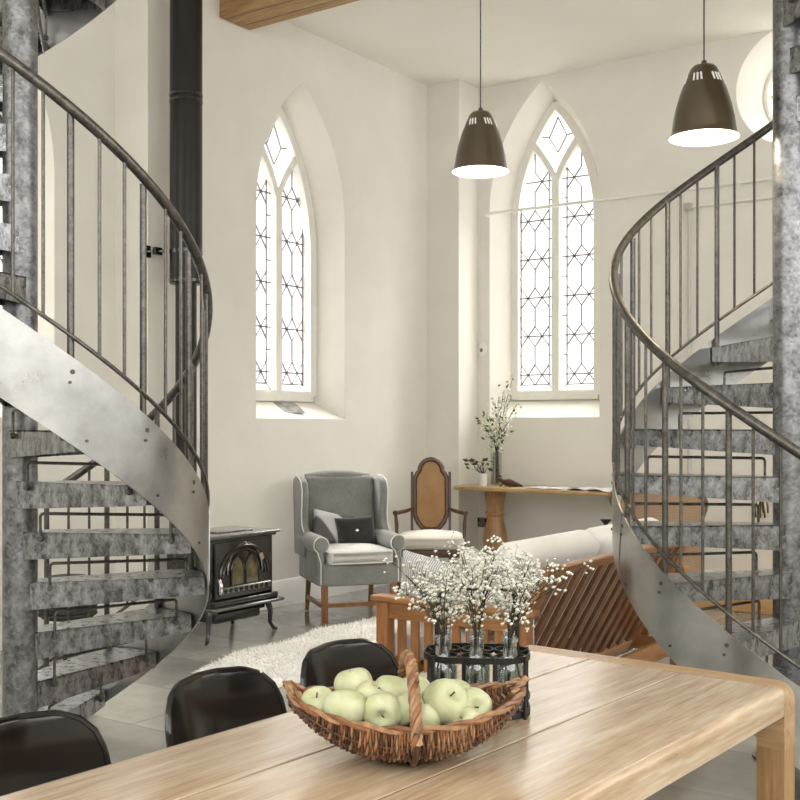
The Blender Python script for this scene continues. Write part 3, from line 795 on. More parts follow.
def make_bottle():
    root = thing('glass_bottle', 'x', 'bottle', group='small glass bottles in the wire rack')
    out = [(0.0, 0.0), (0.026, 0.0), (0.030, 0.004), (0.030, 0.085), (0.027, 0.105), (0.018, 0.130), (0.0155, 0.150), (0.0155, 0.160), (0.0185, 0.163), (0.0185, 0.172), (0.016, 0.174)]
    inn = [(0.014, 0.172), (0.0135, 0.150), (0.016, 0.130), (0.025, 0.104), (0.0275, 0.085), (0.0275, 0.008), (0.0, 0.006)]
    MB().lathe(out+inn, (0, 0, 0), M_bottle, 24, cap=False).build('glass', root, 50)
    return root
bt = make_bottle()
BL = ['front left', 'front middle', 'front right', 'back left', 'back middle', 'back right']
rkm = Matrix.Translation(W(*rkc, TZ)) @ Matrix.Rotation(YAW-R(6), 4, 'Z')
SPRAY = [  # (lean x, lean y, height, spread, blossoms)
    (-0.04, -0.02, 0.17, 0.075, 230), (-0.01, -0.03, 0.20, 0.085, 260), (0.05, -0.02, 0.19, 0.08, 230),
    (-0.05, 0.03, 0.18, 0.09, 250), (0.0, 0.03, 0.22, 0.10, 270), (0.07, 0.03, 0.19, 0.10, 260)]
for i, (x, y) in enumerate(SP):
    o = bt if i == 0 else dup(bt)
    o.location = rkm @ Vector((x, y, 0.0095)); o.rotation_euler = (0, 0, i*0.9)
    o['label'] = 'small clear glass bottle in the %s cell of the black wire rack' % BL[i]
    lx, ly, hh, spd, nb = SPRAY[i]; r2 = random.Random(50+i)
    base = rkm @ Vector((x, y, 0.0))
    fl = thing('gypsophila_bunch', 'spray of tiny white gypsophila rising from the %s bottle of the wire rack' % BL[i], 'flowers', base, YAW-R(6), group='gypsophila sprays in the bottles')
    ms = MB(); mf = MB()
    for s in range(6):
        a = 2*PI*s/6+r2.random(); tx = lx+spd*math.cos(a)*r2.uniform(.35, 1); ty = ly+spd*math.sin(a)*r2.uniform(.35, 1); th = 0.16+hh*r2.uniform(.55, 1)
        p0 = Vector((0.006*math.cos(a), 0.006*math.sin(a), 0.03)); p1 = Vector((0.005*math.cos(a), 0.005*math.sin(a), 0.185)); p2 = Vector((tx*.45, ty*.45, 0.185+(th-0.16)*.5)); p3 = Vector((tx, ty, 0.17+th*0.9-0.16+0.02))
        ms.tube([p0, p1, p2, p3], [0.0015, 0.0015, 0.0012, 0.0008], M_stem, 5)
        for b in range(7):
            q = r2.uniform(.02, 1.0); st0 = p1.lerp(p2, q*2) if q < .5 else p2.lerp(p3, q*2-1)
            e = st0+Vector((r2.gauss(0, .028), r2.gauss(0, .028), r2.uniform(.01, .05)))
            ms.tube([st0, st0.lerp(e, .5)+Vector((0, 0, .006)), e], 0.0006, M_stem, 4)
            for c in range(nb//42):
                w_ = e+Vector((r2.gauss(0, .011), r2.gauss(0, .011), r2.gauss(0, .009)))
                ms.tube([e-Vector((0, 0, .008)), w_], 0.0004, M_green, 3)
                rr_ = r2.uniform(.0026, .0048)
                mf.octa(w_, rr_, M_blos); mf.octa(w_+Vector((rr_*.6, rr_*.4, rr_*.2)), rr_*.7, M_blos)
    ms.build('stems', fl, 60, weld=False); bl = mf.build('blossoms', fl, 80, weld=False); bl['kind'] = 'stuff'

# ------------------------------------------------------------------ pendant lamps
def make_pendant():
    root = thing('pendant_lamp', 'x', 'lamp', group='bronze pendant lamps'); root.scale = (1, 1, 0.86)
    rim = 0.150
    prof = [(0.022, 0.365), (0.046, 0.360), (0.058, 0.345), (0.075, 0.300), (0.098, 0.235), (0.117, 0.165), (0.130, 0.095), (0.137, 0.035), (0.141, 0.012), (0.150, 0.0)]
    m = MB(); m.lathe(prof, (0, 0, 0), M_lampout, 48, cap=False)
    m.build('shade', root, 50)
    m = MB(); m.lathe([(max(.001, r-0.002), z-0.001 if z > .01 else z) for r, z in prof[::-1]]+[(0.0005, 0.362)], (0, 0, 0), M_lampin, 48, cap=False); m.build('shade_lining', root, 60)
    m = MB(); m.lathe([(0.0005, 0.39), (0.010, 0.388), (0.012, 0.378), (0.024, 0.366), (0.024, 0.35)], (0, 0, 0), M_lampout, 24, cap=False); m.build('cap', root)
    # vent slots: little white bars in groups of three, proud of the shade
    for g in range(30, 390, 60):
        m = MB()
        for k in (-1, 0, 1):
            a = R(g)+k*0.20-0; zz = 0.322
            p0 = Vector((0.0865*math.cos(a+.03), 0.0865*math.sin(a+.03), 0.268)); p1 = Vector((0.0735*math.cos(a-.03), 0.0735*math.sin(a-.03), 0.308))
            m.tube([p0, p1], 0.0042, M_white, 6)
        m.build('vent_slots', root)
    m = MB(); m.lathe([(0.0005, 0.055), (0.02, 0.06), (0.036, 0.08), (0.042, 0.11), (0.036, 0.14), (0.02, 0.165), (0.015, 0.18)], (0, 0, 0.08), M_bulb, 20, cap=False); m.build('bulb', root)
    m = MB(); m.lathe([(0.018, 0.0), (0.018, 0.11)], (0, 0, 0.255), M_white, 16); m.build('bulb_holder', root)
    return root
PZ = 0.0
pd = make_pendant()
def place_pendant(o, px, d, z):
    o.location = W((px-400)/1110*d, d, z)
    m = MB(); L = (H-z)/0.86-0.385; m.cyl((0, 0, 0.385), (0, 0, 0.385+L-0.0), 0.0035, M_rail, 8); m.build('cord', o)
    MB().lathe([(0.0005, -0.03), (0.04, -0.028), (0.045, 0.0)], (0, 0, (H-z)/0.86), M_lampout, 24).build('ceiling_rose', o)
pd2 = dup(pd)
place_pendant(pd, 480.5, 5.80, EYE+(425-172)/1110*5.80); pd['label'] = 'bronze bell-shaped pendant lamp hanging nearer the middle, left of the arched window head'
place_pendant(pd2, 704, 4.80, EYE+(425-138)/1110*4.80); pd2['label'] = 'larger-looking bronze bell-shaped pendant lamp hanging above the right staircase rail'
for o in (pd, pd2):
    ld = bpy.data.lights.new('pendant_light', 'POINT'); ld.energy = 9; ld.color = (1, .88, .7); ld.shadow_soft_size = 0.04
    lo = bpy.data.objects.new('pendant_light', ld); COL.objects.link(lo); lo.parent = o; lo.location = (0, 0, 0.075)

# ------------------------------------------------------------------ stove and flue
sv = thing('wood_stove', 'black cast iron wood stove with a gothic arched glass door, beside the wing armchair', 'stove', (-5.30, 5.50, 0), 0)
# local: front towards +x
def gothic(w, z0, zs, h): return arch(w, z0, zs, h, 8)
m = MB(); m.rbox((0, 0, 0.435), (0.40, 0.62, 0.47), 0.015, M_cast); m.rbox((0.0, 0, 0.185), (0.34, 0.54, 0.05), 0.015, M_cast)
m.rbox((-0.01, 0, 0.165), (0.36, 0.44, 0.11), 0.02, M_cast)
m.build('body', sv)
m = MB(); m.rbox((0.01, 0, 0.690), (0.46, 0.70, 0.022), 0.009, M_castg); m.rbox((0.0, 0, 0.672), (0.43, 0.66, 0.02), 0.006, M_cast)
m.rbox((0.02, 0, 0.706), (0.24, 0.34, 0.012), 0.005, M_castg); m.build('top_plate', sv)
m = MB(); m.rbox((0.235, 0, 0.225), (0.10, 0.68, 0.022), 0.009, M_castg); m.rbox((0.225, 0, 0.255), (0.05, 0.62, 0.04), 0.01, M_cast); m.build('ash_lip', sv)
m = MB()
fx = 0.202
m.rbox((fx+0.008, 0, 0.465), (0.022, 0.55, 0.37), 0.006, M_cast)
dr = m.build('door', sv)
m = MB()   # big round-headed arch moulding, ribs and base bar
for rr_, tt in ((0.235, 0.014), (0.205, 0.010)):
    m.tube([(fx+0.022, -rr_*math.cos(PI*i/24), 0.415+rr_*0.86*math.sin(PI*i/24)) for i in range(25)], tt, M_cast, 8)
m.tube([(fx+0.024, -0.170*math.cos(PI*i/24)+0.0, 0.435+0.20*math.sin(PI*i/24)) for i in range(25)], 0.008, M_castg, 8)
m.rbox((fx+0.022, 0, 0.335), (0.03, 0.50, 0.045), 0.008, M_castg)
for i in range(9): m.box((fx+0.039, -0.2+0.05*i, 0.335), (0.006, 0.02, 0.028), M_cast)
m.build('arch_moulding', dr)
m = MB()
for s in (-1, 1):
    g = gothic(0.125, 0.36, 0.45, 0.11)
    m.tube([(fx+0.024, s*0.070+a, z) for a, z in g], 0.008, M_cast, 8, closed=True)
m.tube([(fx+0.024, a, z) for a, z in gothic(0.20, 0.47, 0.49, 0.10)[1:-1]], 0.006, M_cast, 8)
m.build('gothic_tracery', dr)
for s in (-1, 1):
    MB().prism([(a, z) for a, z in gothic(0.12, 0.36, 0.45, 0.105)], (fx+0.0195, s*0.070, 0), (0, 1, 0), (0, 0, 1), (1, 0, 0), 0.003, M_stoveglass).build('door_glass', dr, 0)
m = MB(); m.box((fx+0.03, 0.155, 0.53), (0.006, 0.035, 0.05), M_chrome, rx(R(25))); m.build('door_badge', dr)
m = MB(); m.tube([(fx+0.02, -0.262, 0.40), (fx+0.05, -0.266, 0.41), (fx+0.065, -0.27, 0.385), (fx+0.06, -0.268, 0.34), (fx+0.045, -0.262, 0.315)], [0.008, 0.010, 0.013, 0.014, 0.008], M_chrome, 10); m.build('handle', dr)
for sx in (-1, 1):
    for sy in (-1, 1):
        m = MB(); m.tube([(sx*0.17, sy*0.28, 0.22), (sx*0.185, sy*0.30, 0.14), (sx*0.18, sy*0.30, 0.06), (sx*0.195, sy*0.325, 0.012), (sx*0.205, sy*0.345, 0.008)], [0.026, 0.020, 0.014, 0.013, 0.010], M_cast, 8); m.build('leg', sv)
FX, FY = -5.50, 5.375
fl = thing('stove_flue', 'tall black stove pipe rising up the left wall, wider above and narrower below', 'flue', (FX, FY, 0))
zs_ = EYE+(425-285)/1110*7.6
MB().cyl((0, 0, 0.702), (0, 0, zs_+0.05), 0.072, M_flue, 24).build('lower_pipe', fl)
m = MB(); m.cyl((0, 0, zs_), (0, 0, H), 0.110, M_flue, 32)
for z in (zs_+0.02, 3.62, 3.66): m.lathe([(0.111, -0.012), (0.114, -0.01), (0.114, 0.01), (0.111, 0.012)], (0, 0, z), M_cast, 32)
m.build('upper_pipe', fl)
MB().lathe([(0.113, 0), (0.113, 0.03)], (0, 0, 2.58), M_cast, 32).build('clamp_band', fl)
m = MB(); m.cyl((-0.10, -0.09, 2.60), (-0.22, -0.155, 2.60), 0.010, M_cast, 8); m.box((-0.225, -0.158, 2.60), (0.03, 0.07, 0.08), M_cast, rz(R(0))); m.box((-0.15, -0.12, 2.60), (0.03, 0.06, 0.05), M_cast)
m.build('wall_bracket', fl)

# ------------------------------------------------------------------ wing armchair
wc = thing('wing_armchair', 'grey tweed wing armchair with pale piping and wooden legs in the corner by the stove', 'armchair', W(-0.385, 8.33), YAW+R(18)); wc.scale = (0.925, 1, 0.955)
m = MB(); m.rbox((0, -0.02, 0.355), (0.62, 0.60, 0.17), 0.025, M_grey); m.build('seat_base', wc)
m = MB(); m.rbox((0, -0.065, 0.488), (0.53, 0.60, 0.105), 0.04, M_seatcl, puff=0.02); sc_ = m.build('seat_cushion', wc)
m = MB()
for z in (0.447, 0.528): m.tube(rrect(0.262, 0.297, 0.05, 0), 0.006, M_pipe, 6, closed=True) if False else m.tube([(x, y-0.065, z) for x, y, _ in rrect(0.262, 0.297, 0.05, 0)], 0.006, M_pipe, 6, closed=True)
m.build('piping', sc_)
rot = rx(R(-9))
def backf(u, v):
    x = (u*2-1)*0.285; z = 0.36+v*0.70
    return x, z
m = MB(); m.rbox((0, 0.275, 0.72), (0.60, 0.12, 0.72), 0.045, M_grey, rx(R(-8)), puff=0); 
m.tube([(-0.27+0.54*i/12, 0.335-0.012*math.sin(PI*i/12), 1.045+0.028*math.sin(PI*i/12)) for i in range(13)], 0.05, M_grey, 12)
m.build('backrest', wc)
for s in (-1, 1):
    poly = [(0.36, 0.45), (0.41, 1.00), (0.40, 1.06), (0.33, 1.075), (0.20, 1.065), (0.13, 1.04), (0.095, 0.97), (0.10, 0.88), (0.115, 0.78), (0.10, 0.70), (0.04, 0.645), (-0.02, 0.60), (0.0, 0.45)]
    m = MB(); x0 = s*0.335
    m.prism(poly, (x0-0.032, 0, 0), (0, 1, 0), (0, 0, 1), (1, 0, 0), 0.064, M_grey)
    w_ = m.build('wing', wc, 40); md = w_.modifiers.new('Bevel', 'BEVEL'); md.width = 0.022; md.segments = 3
    m = MB()
    pl = [(0.33, 1.078), (0.20, 1.07), (0.125, 1.043), (0.088, 0.97), (0.093, 0.88), (0.108, 0.78), (0.093, 0.70), (0.035, 0.655)]
    m.tube([(x0+s*0.030, y, z) for y, z in pl], 0.005, M_pipe, 6); m.build('piping', w_)
    m = MB(); m.rbox((s*0.315, -0.02, 0.43), (0.07, 0.58, 0.31), 0.03, M_grey)
    m.lathe([(0.001, -0.30), (0.045, -0.30), (0.062, -0.285), (0.066, -0.2), (0.066, 0.15), (0.06, 0.26)], (s*0.312, -0.02, 0.585), M_grey, 20, rx(R(-90)))
    a_ = m.build('arm', wc)
    m = MB(); m.tube([(s*0.312+0.060*math.cos(a), -0.315, 0.585+0.060*math.sin(a)) for a in [R(-60+300*i/20) if s < 0 else R(-60+300*i/20) for i in range(21)]]+([(s*0.315, -0.312, 0.45), (s*0.315, -0.312, 0.29)] if s > 0 else [(-0.315, -0.312, 0.45), (-0.315, -0.312, 0.29)]), 0.0042, M_pipe, 6)
    m.build('piping', a_)
for s in (-1, 1):
    m = MB(); m.box((s*0.28, -0.29, 0.14), (0.045, 0.045, 0.28), M_legwood); m.build('leg', wc, 0)
    m = MB(); m.tube([(s*0.27, 0.24, 0.29), (s*0.275, 0.29, 0.0)], [0.026, 0.02], M_legwood, 4); m.build('leg', wc, 0)
    m = MB(); m.box((s*0.275, 0.0, 0.11), (0.022, 0.55, 0.03), M_legwood); m.build('stretcher', wc, 0)
m = MB(); m.box((0, -0.285, 0.125), (0.53, 0.022, 0.03), M_legwood); m.build('stretcher', wc, 0)
wcm = Matrix.Translation(W(-0.385, 8.33)) @ Matrix.Rotation(YAW+R(18), 4, 'Z')
def pillow(name, mat, w, h, t, label, M, loc, rot, group=None, button=False, cat='cushion'):
    root = thing(name, label, cat, M @ Vector(loc) if M else loc, 0, group)
    root.rotation_euler = ((M.to_3x3() if M else Matrix.Identity(3)) @ rot).to_euler()
    m = MB()
    for sgn in (-1, 1):
        def f(u, v, sgn=sgn):
            a, b = u*2-1, v*2-1; k = (1-a**4)*(1-b**4); pin = 1-0.07*(1-abs(a*b))
            dent = 0.35*math.exp(-(a*a+b*b)/0.02) if button else 0
            return (a*w/2*(1-0.06*(1-b*b)*abs(a)*0-0.05*(1-a*a)*0)*(1-0.06*(1-abs(b)**2)), sgn*t/2*k**0.5*(1-dent), b*h/2*(1-0.06*(1-abs(a)**2)))
        m.grid(f, 21, 21, mat)
    m.build('cover', root, 60)
    if button: MB().ball((0, -t/2*0.72, 0), 0.016, M_chrome, 12, 8, (1, .5, 1)).build('button', root)
    return root
pillow('cushion', M_cushg, 0.32, 0.27, 0.11, 'grey and pale patterned cushion on the left of the wing armchair seat', wcm, (-0.10, 0.12, 0.63), rx(R(-18)) @ ry(R(12)), 'cushions on the wing armchair')
pillow('cushion', M_black, 0.31, 0.23, 0.11, 'black cushion with a shiny centre button on the wing armchair seat', wcm, (0.07, 0.05, 0.615), rx(R(-18)) @ ry(R(-3)), 'cushions on the wing armchair', True)

# ------------------------------------------------------------------ cane-back chair
cp = W(0.25, 9.05)
cb = thing('cane_armchair', 'dark wooden open armchair with a tall arched cane back and cream seat, beside the pier', 'chair', cp, YAW-R(2))
cbm = Matrix.Translation(cp) @ Matrix.Rotation(YAW+R(4), 4, 'Z')
def bo(w0, z0, z1, n=10):
    """outline of the tall back: arched head between shoulders, pointed foot"""
    pts = []
    for i in range(n+1): a = PI*i/n; pts.append((w0*0.72*math.cos(a), z1-0.10+0.10*math.sin(a)))
    pts = [(w0, z1-0.16), (w0*0.86, z1-0.12)]+pts+[(-w0*0.86, z1-0.12), (-w0, z1-0.16)]
    pts += [(-w0, z0+0.13), (-w0*0.8, z0+0.06)]+[(-w0*0.6*math.cos(PI*i/6), z0+0.03-0.03*math.sin(PI*i/6)) for i in range(7)]+[(w0*0.8, z0+0.06), (w0, z0+0.13)]
    return pts
lean = rx(R(-7))
def L_(x, y, z): p = lean @ Vector((x, y, z-0.45)); return (p.x, p.y+0.23, p.z+0.45)
m = MB(); m.add([L_(x, -0.004, z) for x, z in bo(0.128, 0.55, 1.125)]+[L_(x, 0.004, z) for x, z in bo(0.128, 0.55, 1.125)],
    [tuple(range(24))[::-1] if False else tuple(range(len(bo(0.128, .55, 1.125)))), tuple(range(len(bo(0.128, .55, 1.125)), 2*len(bo(0.128, .55, 1.125))))], M_cane)
pn = m.build('cane_panel', cb, 0)
m = MB(); m.tube([L_(x, 0, z) for x, z in bo(0.135, 0.545, 1.135)], 0.021, M_walnut, 8, closed=True)
for s in (-1, 1): m.tube([L_(s*0.158, 0, 0.30), L_(s*0.158, 0, 1.03)], 0.016, M_walnut, 4)
m.tube([L_(-0.158, 0, 0.50), L_(0.158, 0, 0.50)], 0.016, M_walnut, 6); m.build('back_frame', cb)
m = MB(); m.rbox((0, 0.0, 0.475), (0.54, 0.46, 0.12), 0.05, M_cream, puff=0.03); m.build('seat', cb)
m = MB(); m.rbox((0, 0.0, 0.395), (0.52, 0.45, 0.06), 0.01, M_walnut); m.build('seat_rail', cb)
for s in (-1, 1):
    m = MB(); m.tube([L_(s*0.158, 0, 0.72), (s*0.20, 0.1, 0.712), (s*0.27, -0.03, 0.705), (s*0.285, -0.16, 0.715)], [0.013, 0.015, 0.018, 0.020], M_walnut, 8)
    m.tube([(s*0.28, -0.14, 0.70), (s*0.272, -0.14, 0.62), (s*0.27, -0.16, 0.52), (s*0.262, -0.18, 0.42)], [0.013, 0.017, 0.012, 0.02], M_walnut, 8); m.build('arm', cb)
    m = MB(); m.tube([(s*0.25, -0.19, 0.40), (s*0.255, -0.20, 0.25), (s*0.25, -0.20, 0.0)], [0.022, 0.018, 0.016], M_walnut, 8); m.build('leg', cb)
    m = MB(); m.tube([(s*0.18, 0.20, 0.42), (s*0.18, 0.26, 0.0)], [0.022, 0.016], M_walnut, 6); m.build('leg', cb)

# ------------------------------------------------------------------ console desk with its things
DZ = 0.87
dk = thing('console_desk', 'narrow pine console desk with a fat turned leg against the right wall under the window', 'desk', (-4.30, 8.715, 0))
m = MB(); pts = []
hx_, hy_ = 1.06, 0.275
for cx, cy, a0 in ((hx_-0.05, hy_-0.05, 0), (-hx_+0.14, hy_-0.05, 90), (-hx_+0.20, -hy_+0.20, 180), (hx_-0.05, -hy_+0.05, 270)):
    rr_ = {0: .05, 90: .05, 180: .20, 270: .05}[a0]
    if a0 == 90: cx = -hx_+0.05
    for i in range(7): a = R(a0+90*i/6); pts.append((cx+rr_*math.cos(a), cy+rr_*math.sin(a)))
m.prism(pts, (0, 0, DZ-0.034), (1, 0, 0), (0, 1, 0), (0, 0, 1), 0.034, M_desk)
o = m.build('top', dk, 40); md = o.modifiers.new('Bevel', 'BEVEL'); md.width = 0.008; md.segments = 2; md.limit_method = 'ANGLE'
turn = [(0.15, 0.0), (0.15, 0.04), (0.10, 0.05), (0.085, 0.09), (0.11, 0.13), (0.115, 0.16), (0.085, 0.19), (0.088, 0.22), (0.108, 0.30), (0.112, 0.38), (0.098, 0.47), (0.080, 0.55), (0.075, 0.60), (0.088, 0.61), (0.090, 0.635), (0.078, 0.645), (0.082, 0.72), (0.098, 0.80), (0.105, 0.836)]
for x in (-0.70, 0.75):
    MB().lathe(turn, (x, 0.0, 0), M_deskleg, 32).build('turned_leg', dk, 35)
dkm = Matrix.Translation((-4.30, 8.715, 0))
gv = thing('glass_vase', 'tall clear glass cylinder vase on the console desk holding the white blossom branches', 'vase', (-5.04, 8.80, DZ))
MB().lathe([(0.0, 0), (0.045, 0), (0.05, 0.006), (0.052, 0.30), (0.049, 0.30), (0.047, 0.012), (0.0, 0.012)], (0, 0, 0), M_vase, 28, cap=False).build('glass', gv)
br = thing('blossom_branches', 'leafy branches of white blossom standing in the tall glass vase', 'flowers', (-5.04, 8.80, DZ))
ms = MB(); mf = MB(); ml = MB(); r3 = random.Random(11)
def leafq(mb_, p, d, L, w_, mat):
    d = d.normalized(); s_ = d.cross(Vector((r3.uniform(-1, 1), r3.uniform(-1, 1), r3.uniform(-.3, 1)))).normalized(); nn = d.cross(s_)*w_*0.25
    mb_.add([p, p+d*L*.5+s_*w_/2+nn, p+d*L, p+d*L*.5-s_*w_/2+nn, p+d*L*.5], [(0, 1, 4), (1, 2, 4), (2, 3, 4), (3, 0, 4)], mat)
ends = [(0.16, 0.02, 0.98), (0.10, -0.04, 0.86), (0.02, 0.0, 0.78), (-0.08, -0.02, 0.66), (-0.21, 0.0, 0.62), (0.20, 0.03, 0.74), (0.05, -0.08, 0.55), (-0.12, 0.06, 0.55), (0.12, 0.02, 0.58), (-0.02, -0.05, 0.50), (-0.07, 0.03, 0.48)]
for ex, ey, ez in ends:
    p0 = Vector((r3.uniform(-.03, .03), r3.uniform(-.03, .03), 0.02)); p1 = Vector((p0.x*.6, p0.y*.6, 0.31)); p3 = Vector((ex, ey, ez)); p2 = p1.lerp(p3, .5)+Vector((0, 0, .05))
    ms.tube([p0, p1, p2, p3], [0.004, 0.004, 0.003, 0.002], M_stem, 5)
    for q in range(34):
        t = r3.uniform(0.0, 1); b = (p1.lerp(p2, t*2) if t < .5 else p2.lerp(p3, t*2-1))+Vector((r3.gauss(0, .030), r3.gauss(0, .030), r3.gauss(0, .02)))
        if q % 3 == 0: leafq(ml, b, Vector((r3.gauss(0, 1), r3.gauss(0, 1), r3.uniform(0, 1))), 0.05, 0.024, M_green)
        else: mf.ball(b, r3.uniform(.008, .017), M_catkin if r3.random() < .5 else M_blos, 6, 4)
ms.build('stems', br, 60); ml.build('leaves', br, 60, weld=False)['kind'] = 'stuff'; mf.build('blossoms', br, 60, weld=False)['kind'] = 'stuff'
wv = tag(MB().lathe([(0.0, 0), (0.034, 0), (0.037, 0.004), (0.038, 0.115), (0.034, 0.117), (0.032, 0.012), (0.0, 0.01)], (0, 0, 0), M_ceramic, 24, cap=False).build('small_vase', loc=(-5.06, 8.60, DZ)), 'small white cylinder pot at the left end of the console desk', 'vase')
sp_ = thing('leaf_sprig', 'bunch of dark green leaves in the small white pot on the console desk', 'plant', (-5.06, 8.60, DZ))
ms = MB(); ml = MB()
for i in range(26):
    a = r3.uniform(0, 2*PI); e = Vector((-0.04+0.10*math.cos(a)*r3.random(), 0.08*math.sin(a)*r3.random(), 0.15+0.09*r3.random()))
    ms.tube([(0, 0, 0.02), (0.01*math.cos(a), 0.01*math.sin(a), 0.11), e], 0.0015, M_stem, 4); leafq(ml, e, Vector((math.cos(a)-.4, math.sin(a), r3.uniform(-.3, .7))), 0.07, 0.035, M_dgreen if i % 4 else M_catkin)
ms.build('stems', sp_, 60); ml.build('leaves', sp_, 60, weld=False)['kind'] = 'stuff'
m = MB(); m.tube([(-0.14, 0.0, 0.060), (-0.115, 0, 0.072), (-0.09, 0, 0.062), (-0.07, 0, 0.045), (0.0, 0, 0.040), (0.07, 0, 0.030), (0.14, 0, 0.014)], [0.006, 0.016, 0.017, 0.022, 0.036, 0.026, 0.006], M_carve, 10)
for x in (-0.05, 0.05):
    for s in (-1, 1): m.tube([(x, s*0.02, 0.03), (x-0.02, s*0.05, 0.006)], 0.007, M_carve, 6)
m.tube([(-0.12, 0, 0.08), (-0.10, 0, 0.10), (-0.075, 0, 0.085)], [.003, .008, .003], M_carve, 6)
tag(m.build('carved_animal', loc=(-4.80, 8.62, DZ), rot=R(-4)), 'dark carved wooden animal lying on the console desk right of the glass vase', 'carving')
def magazine(x, y, rot, w, label, curl):
    root = thing('open_magazine', label, 'magazine', (x, y, DZ), rot, group='open magazines on the desk')
    for s in (-1, 1):
        m = MB()
        def f(u, v, s=s): return (s*u*w, (v-.5)*0.29, 0.004+curl*math.sin(PI*min(1, u*1.1))**1.0*0.5+0.002*(1-u))
        m.grid(f, 10, 4, M_paper, 0.003 if s > 0 else -0.003); m.build('page', root, 60)
magazine(-4.42, 8.62, R(8), 0.20, 'open magazine lying flat in the middle of the console desk', 0.012)
magazine(-3.98, 8.60, R(-6), 0.21, 'open magazine with curled pages, right of the other one on the console desk', 0.035)

# fittings on the right wall
m = MB(); m.lathe([(0.0005, 0.0), (0.045, 0.0), (0.048, -0.006), (0.046, -0.020), (0.030, -0.030), (0.0005, -0.032)][::-1], (0, 0, 0), M_ceramic, 28, rx(R(-90)), cap=False)
ws = m.build('wall_sensor', loc=(-5.335, YB, EYE+75*10.45/1110)); ws.scale = (1, 1, 1.35)
m2 = MB(); m2.lathe([(0.0005, 0.0), (0.014, 0.0), (0.014, 0.006), (0.0005, 0.007)], (0, -0.032, 0), M_socket, 16, rx(R(90))); m2.build('lens', ws)
tag(ws, 'small oval white sensor on the right wall beside the tall window', 'sensor')
so = thing('wall_socket', 'dark metal double socket low on the right wall behind the desk leg', 'socket', (-5.337, YB, 0.50))
MB().rbox((0, -0.006, 0), (0.146, 0.012, 0.09), 0.004, M_socket).build('plate', so)
for s in (-1, 1): MB().box((s*0.04, -0.014, 0.02), (0.02, 0.006, 0.03), M_blackmetal).build('rocker', so)
zp = 3.40
m = MB(); m.cyl((-5.30, YB-0.045, zp), (4.0, YB-0.045, zp), 0.014, M_white, 10)
pp_ = m.build('pipe', None)
for x in (-5.28, -3.9, -2.9, -1.5): MB().lathe([(0.03, 0), (0.03, 0.012), (0.018, 0.016), (0.018, 0.05)], (x, YB, zp), M_white, 16, rx(R(90))).build('clip', pp_)
tag(pp_, 'thin pale conduit pipe running level across the right wall and the tall window', 'pipe')
px_ = Vector((-3.315, YB-0.035, 3.25)); zf = 0.21
m = MB(); m.cyl(px_, (4.0, px_.y, 3.25), 0.012, M_white, 10); m.cyl((px_.x, px_.y, 3.27), (px_.x, px_.y, zf), 0.014, plain('pipe_grey', (0.55, 0.53, 0.47), .5), 10)
pq = m.build('pipe'); MB().rbox((px_.x-0.01, px_.y, 3.25), (0.075, 0.06, 0.075), 0.02, plain('junction_grey', (0.42, 0.40, 0.35), .5)).build('junction_box', pq)
tag(pq, 'thin conduit with a small junction box dropping down behind the right staircase', 'pipe')
# leaflet on the left sill
slope = math.atan2(1.63-1.47, D)
lf = tag(MB().box((0, 0, 0), (0.17, 0.30, 0.003), M_leaflet).build('leaflet', smooth=0), 'grey printed leaflet lying on the sloping sill of the left window', 'leaflet')
lf.location = (XL-0.15, 6.86, 1.47+0.15*math.tan(slope)+0.006); lf.rotation_euler = (0, slope, R(-12))

# ------------------------------------------------------------------ slatted sofa
sx0, sx1, sy0, sy1 = -3.09, -2.29, 4.26, 6.16
sf = thing('slatted_sofa', 'teak-coloured sofa with a slatted arm and leaning slatted back, beyond the table', 'sofa', ((sx0+sx1)/2, (sy0+sy1)/2, 0))
hw, hl = (sx1-sx0)/2, (sy1-sy0)/2
for sy in (-1, 1):
    y = sy*(hl-0.03)
    m = MB(); m.rbox((0, y, 0.600), (2*hw+0.06, 0.085, 0.028), 0.006, M_teakx); m.rbox((0, y, 0.545), (2*hw-0.1, 0.03, 0.075), 0.004, M_teakx)
    m.rbox((0, y, 0.155), (2*hw-0.1, 0.03, 0.08), 0.004, M_teakx); am = m.build('arm_frame', sf)
    for i in range(9): MB().box((-hw+0.125+0.075*i, y, 0.35), (0.040, 0.018, 0.33), M_teak).build('slat', am, 0)
    for sx in (-1, 1): MB().rbox((sx*(hw-0.03), y, 0.293), (0.065, 0.065, 0.586), 0.005, M_teak).build('leg', sf)
m = MB(); m.rbox((-hw+0.05, 0, 0.26), (0.03, 2*hl-0.12, 0.11), 0.004, M_teaky); m.rbox((hw-0.06, 0, 0.16), (0.03, 2*hl-0.12, 0.10), 0.004, M_teaky); m.box((-0.12, 0, 0.285), (2*hw-0.34, 2*hl-0.14, 0.02), M_teaky); m.build('seat_frame', sf)
# reclining back: from (x=.22,z=.24) to (x=.50,z=.79)
b0, b1 = Vector((0.115, 0, 0.15)), Vector((0.46, 0, 0.775)); bd = (b1-b0); bl_ = bd.length; ba = math.atan2(bd.x, bd.z)
m = MB(); m.rbox(b1, (0.03, 2*hl-0.15, 0.048), 0.005, M_teaky, ry(ba)); m.rbox(b0, (0.035, 2*hl-0.15, 0.085), 0.005, M_teaky, ry(ba))
for sy in (-1, 1): m.rbox((b0+b1)/2+Vector((0, sy*(hl-0.115), 0)), (0.035, 0.085, bl_+0.07), 0.005, M_teak, ry(ba))
bf = m.build('back_frame', sf)
for i in range(13): MB().box((b0+b1)/2+Vector((0, -hl+0.19+0.127*i, 0)), (0.020, 0.058, bl_), M_teakshade, ry(ba)).build('slat', bf, 0)
sfm = Matrix.Translation(((sx0+sx1)/2, (sy0+sy1)/2, 0))
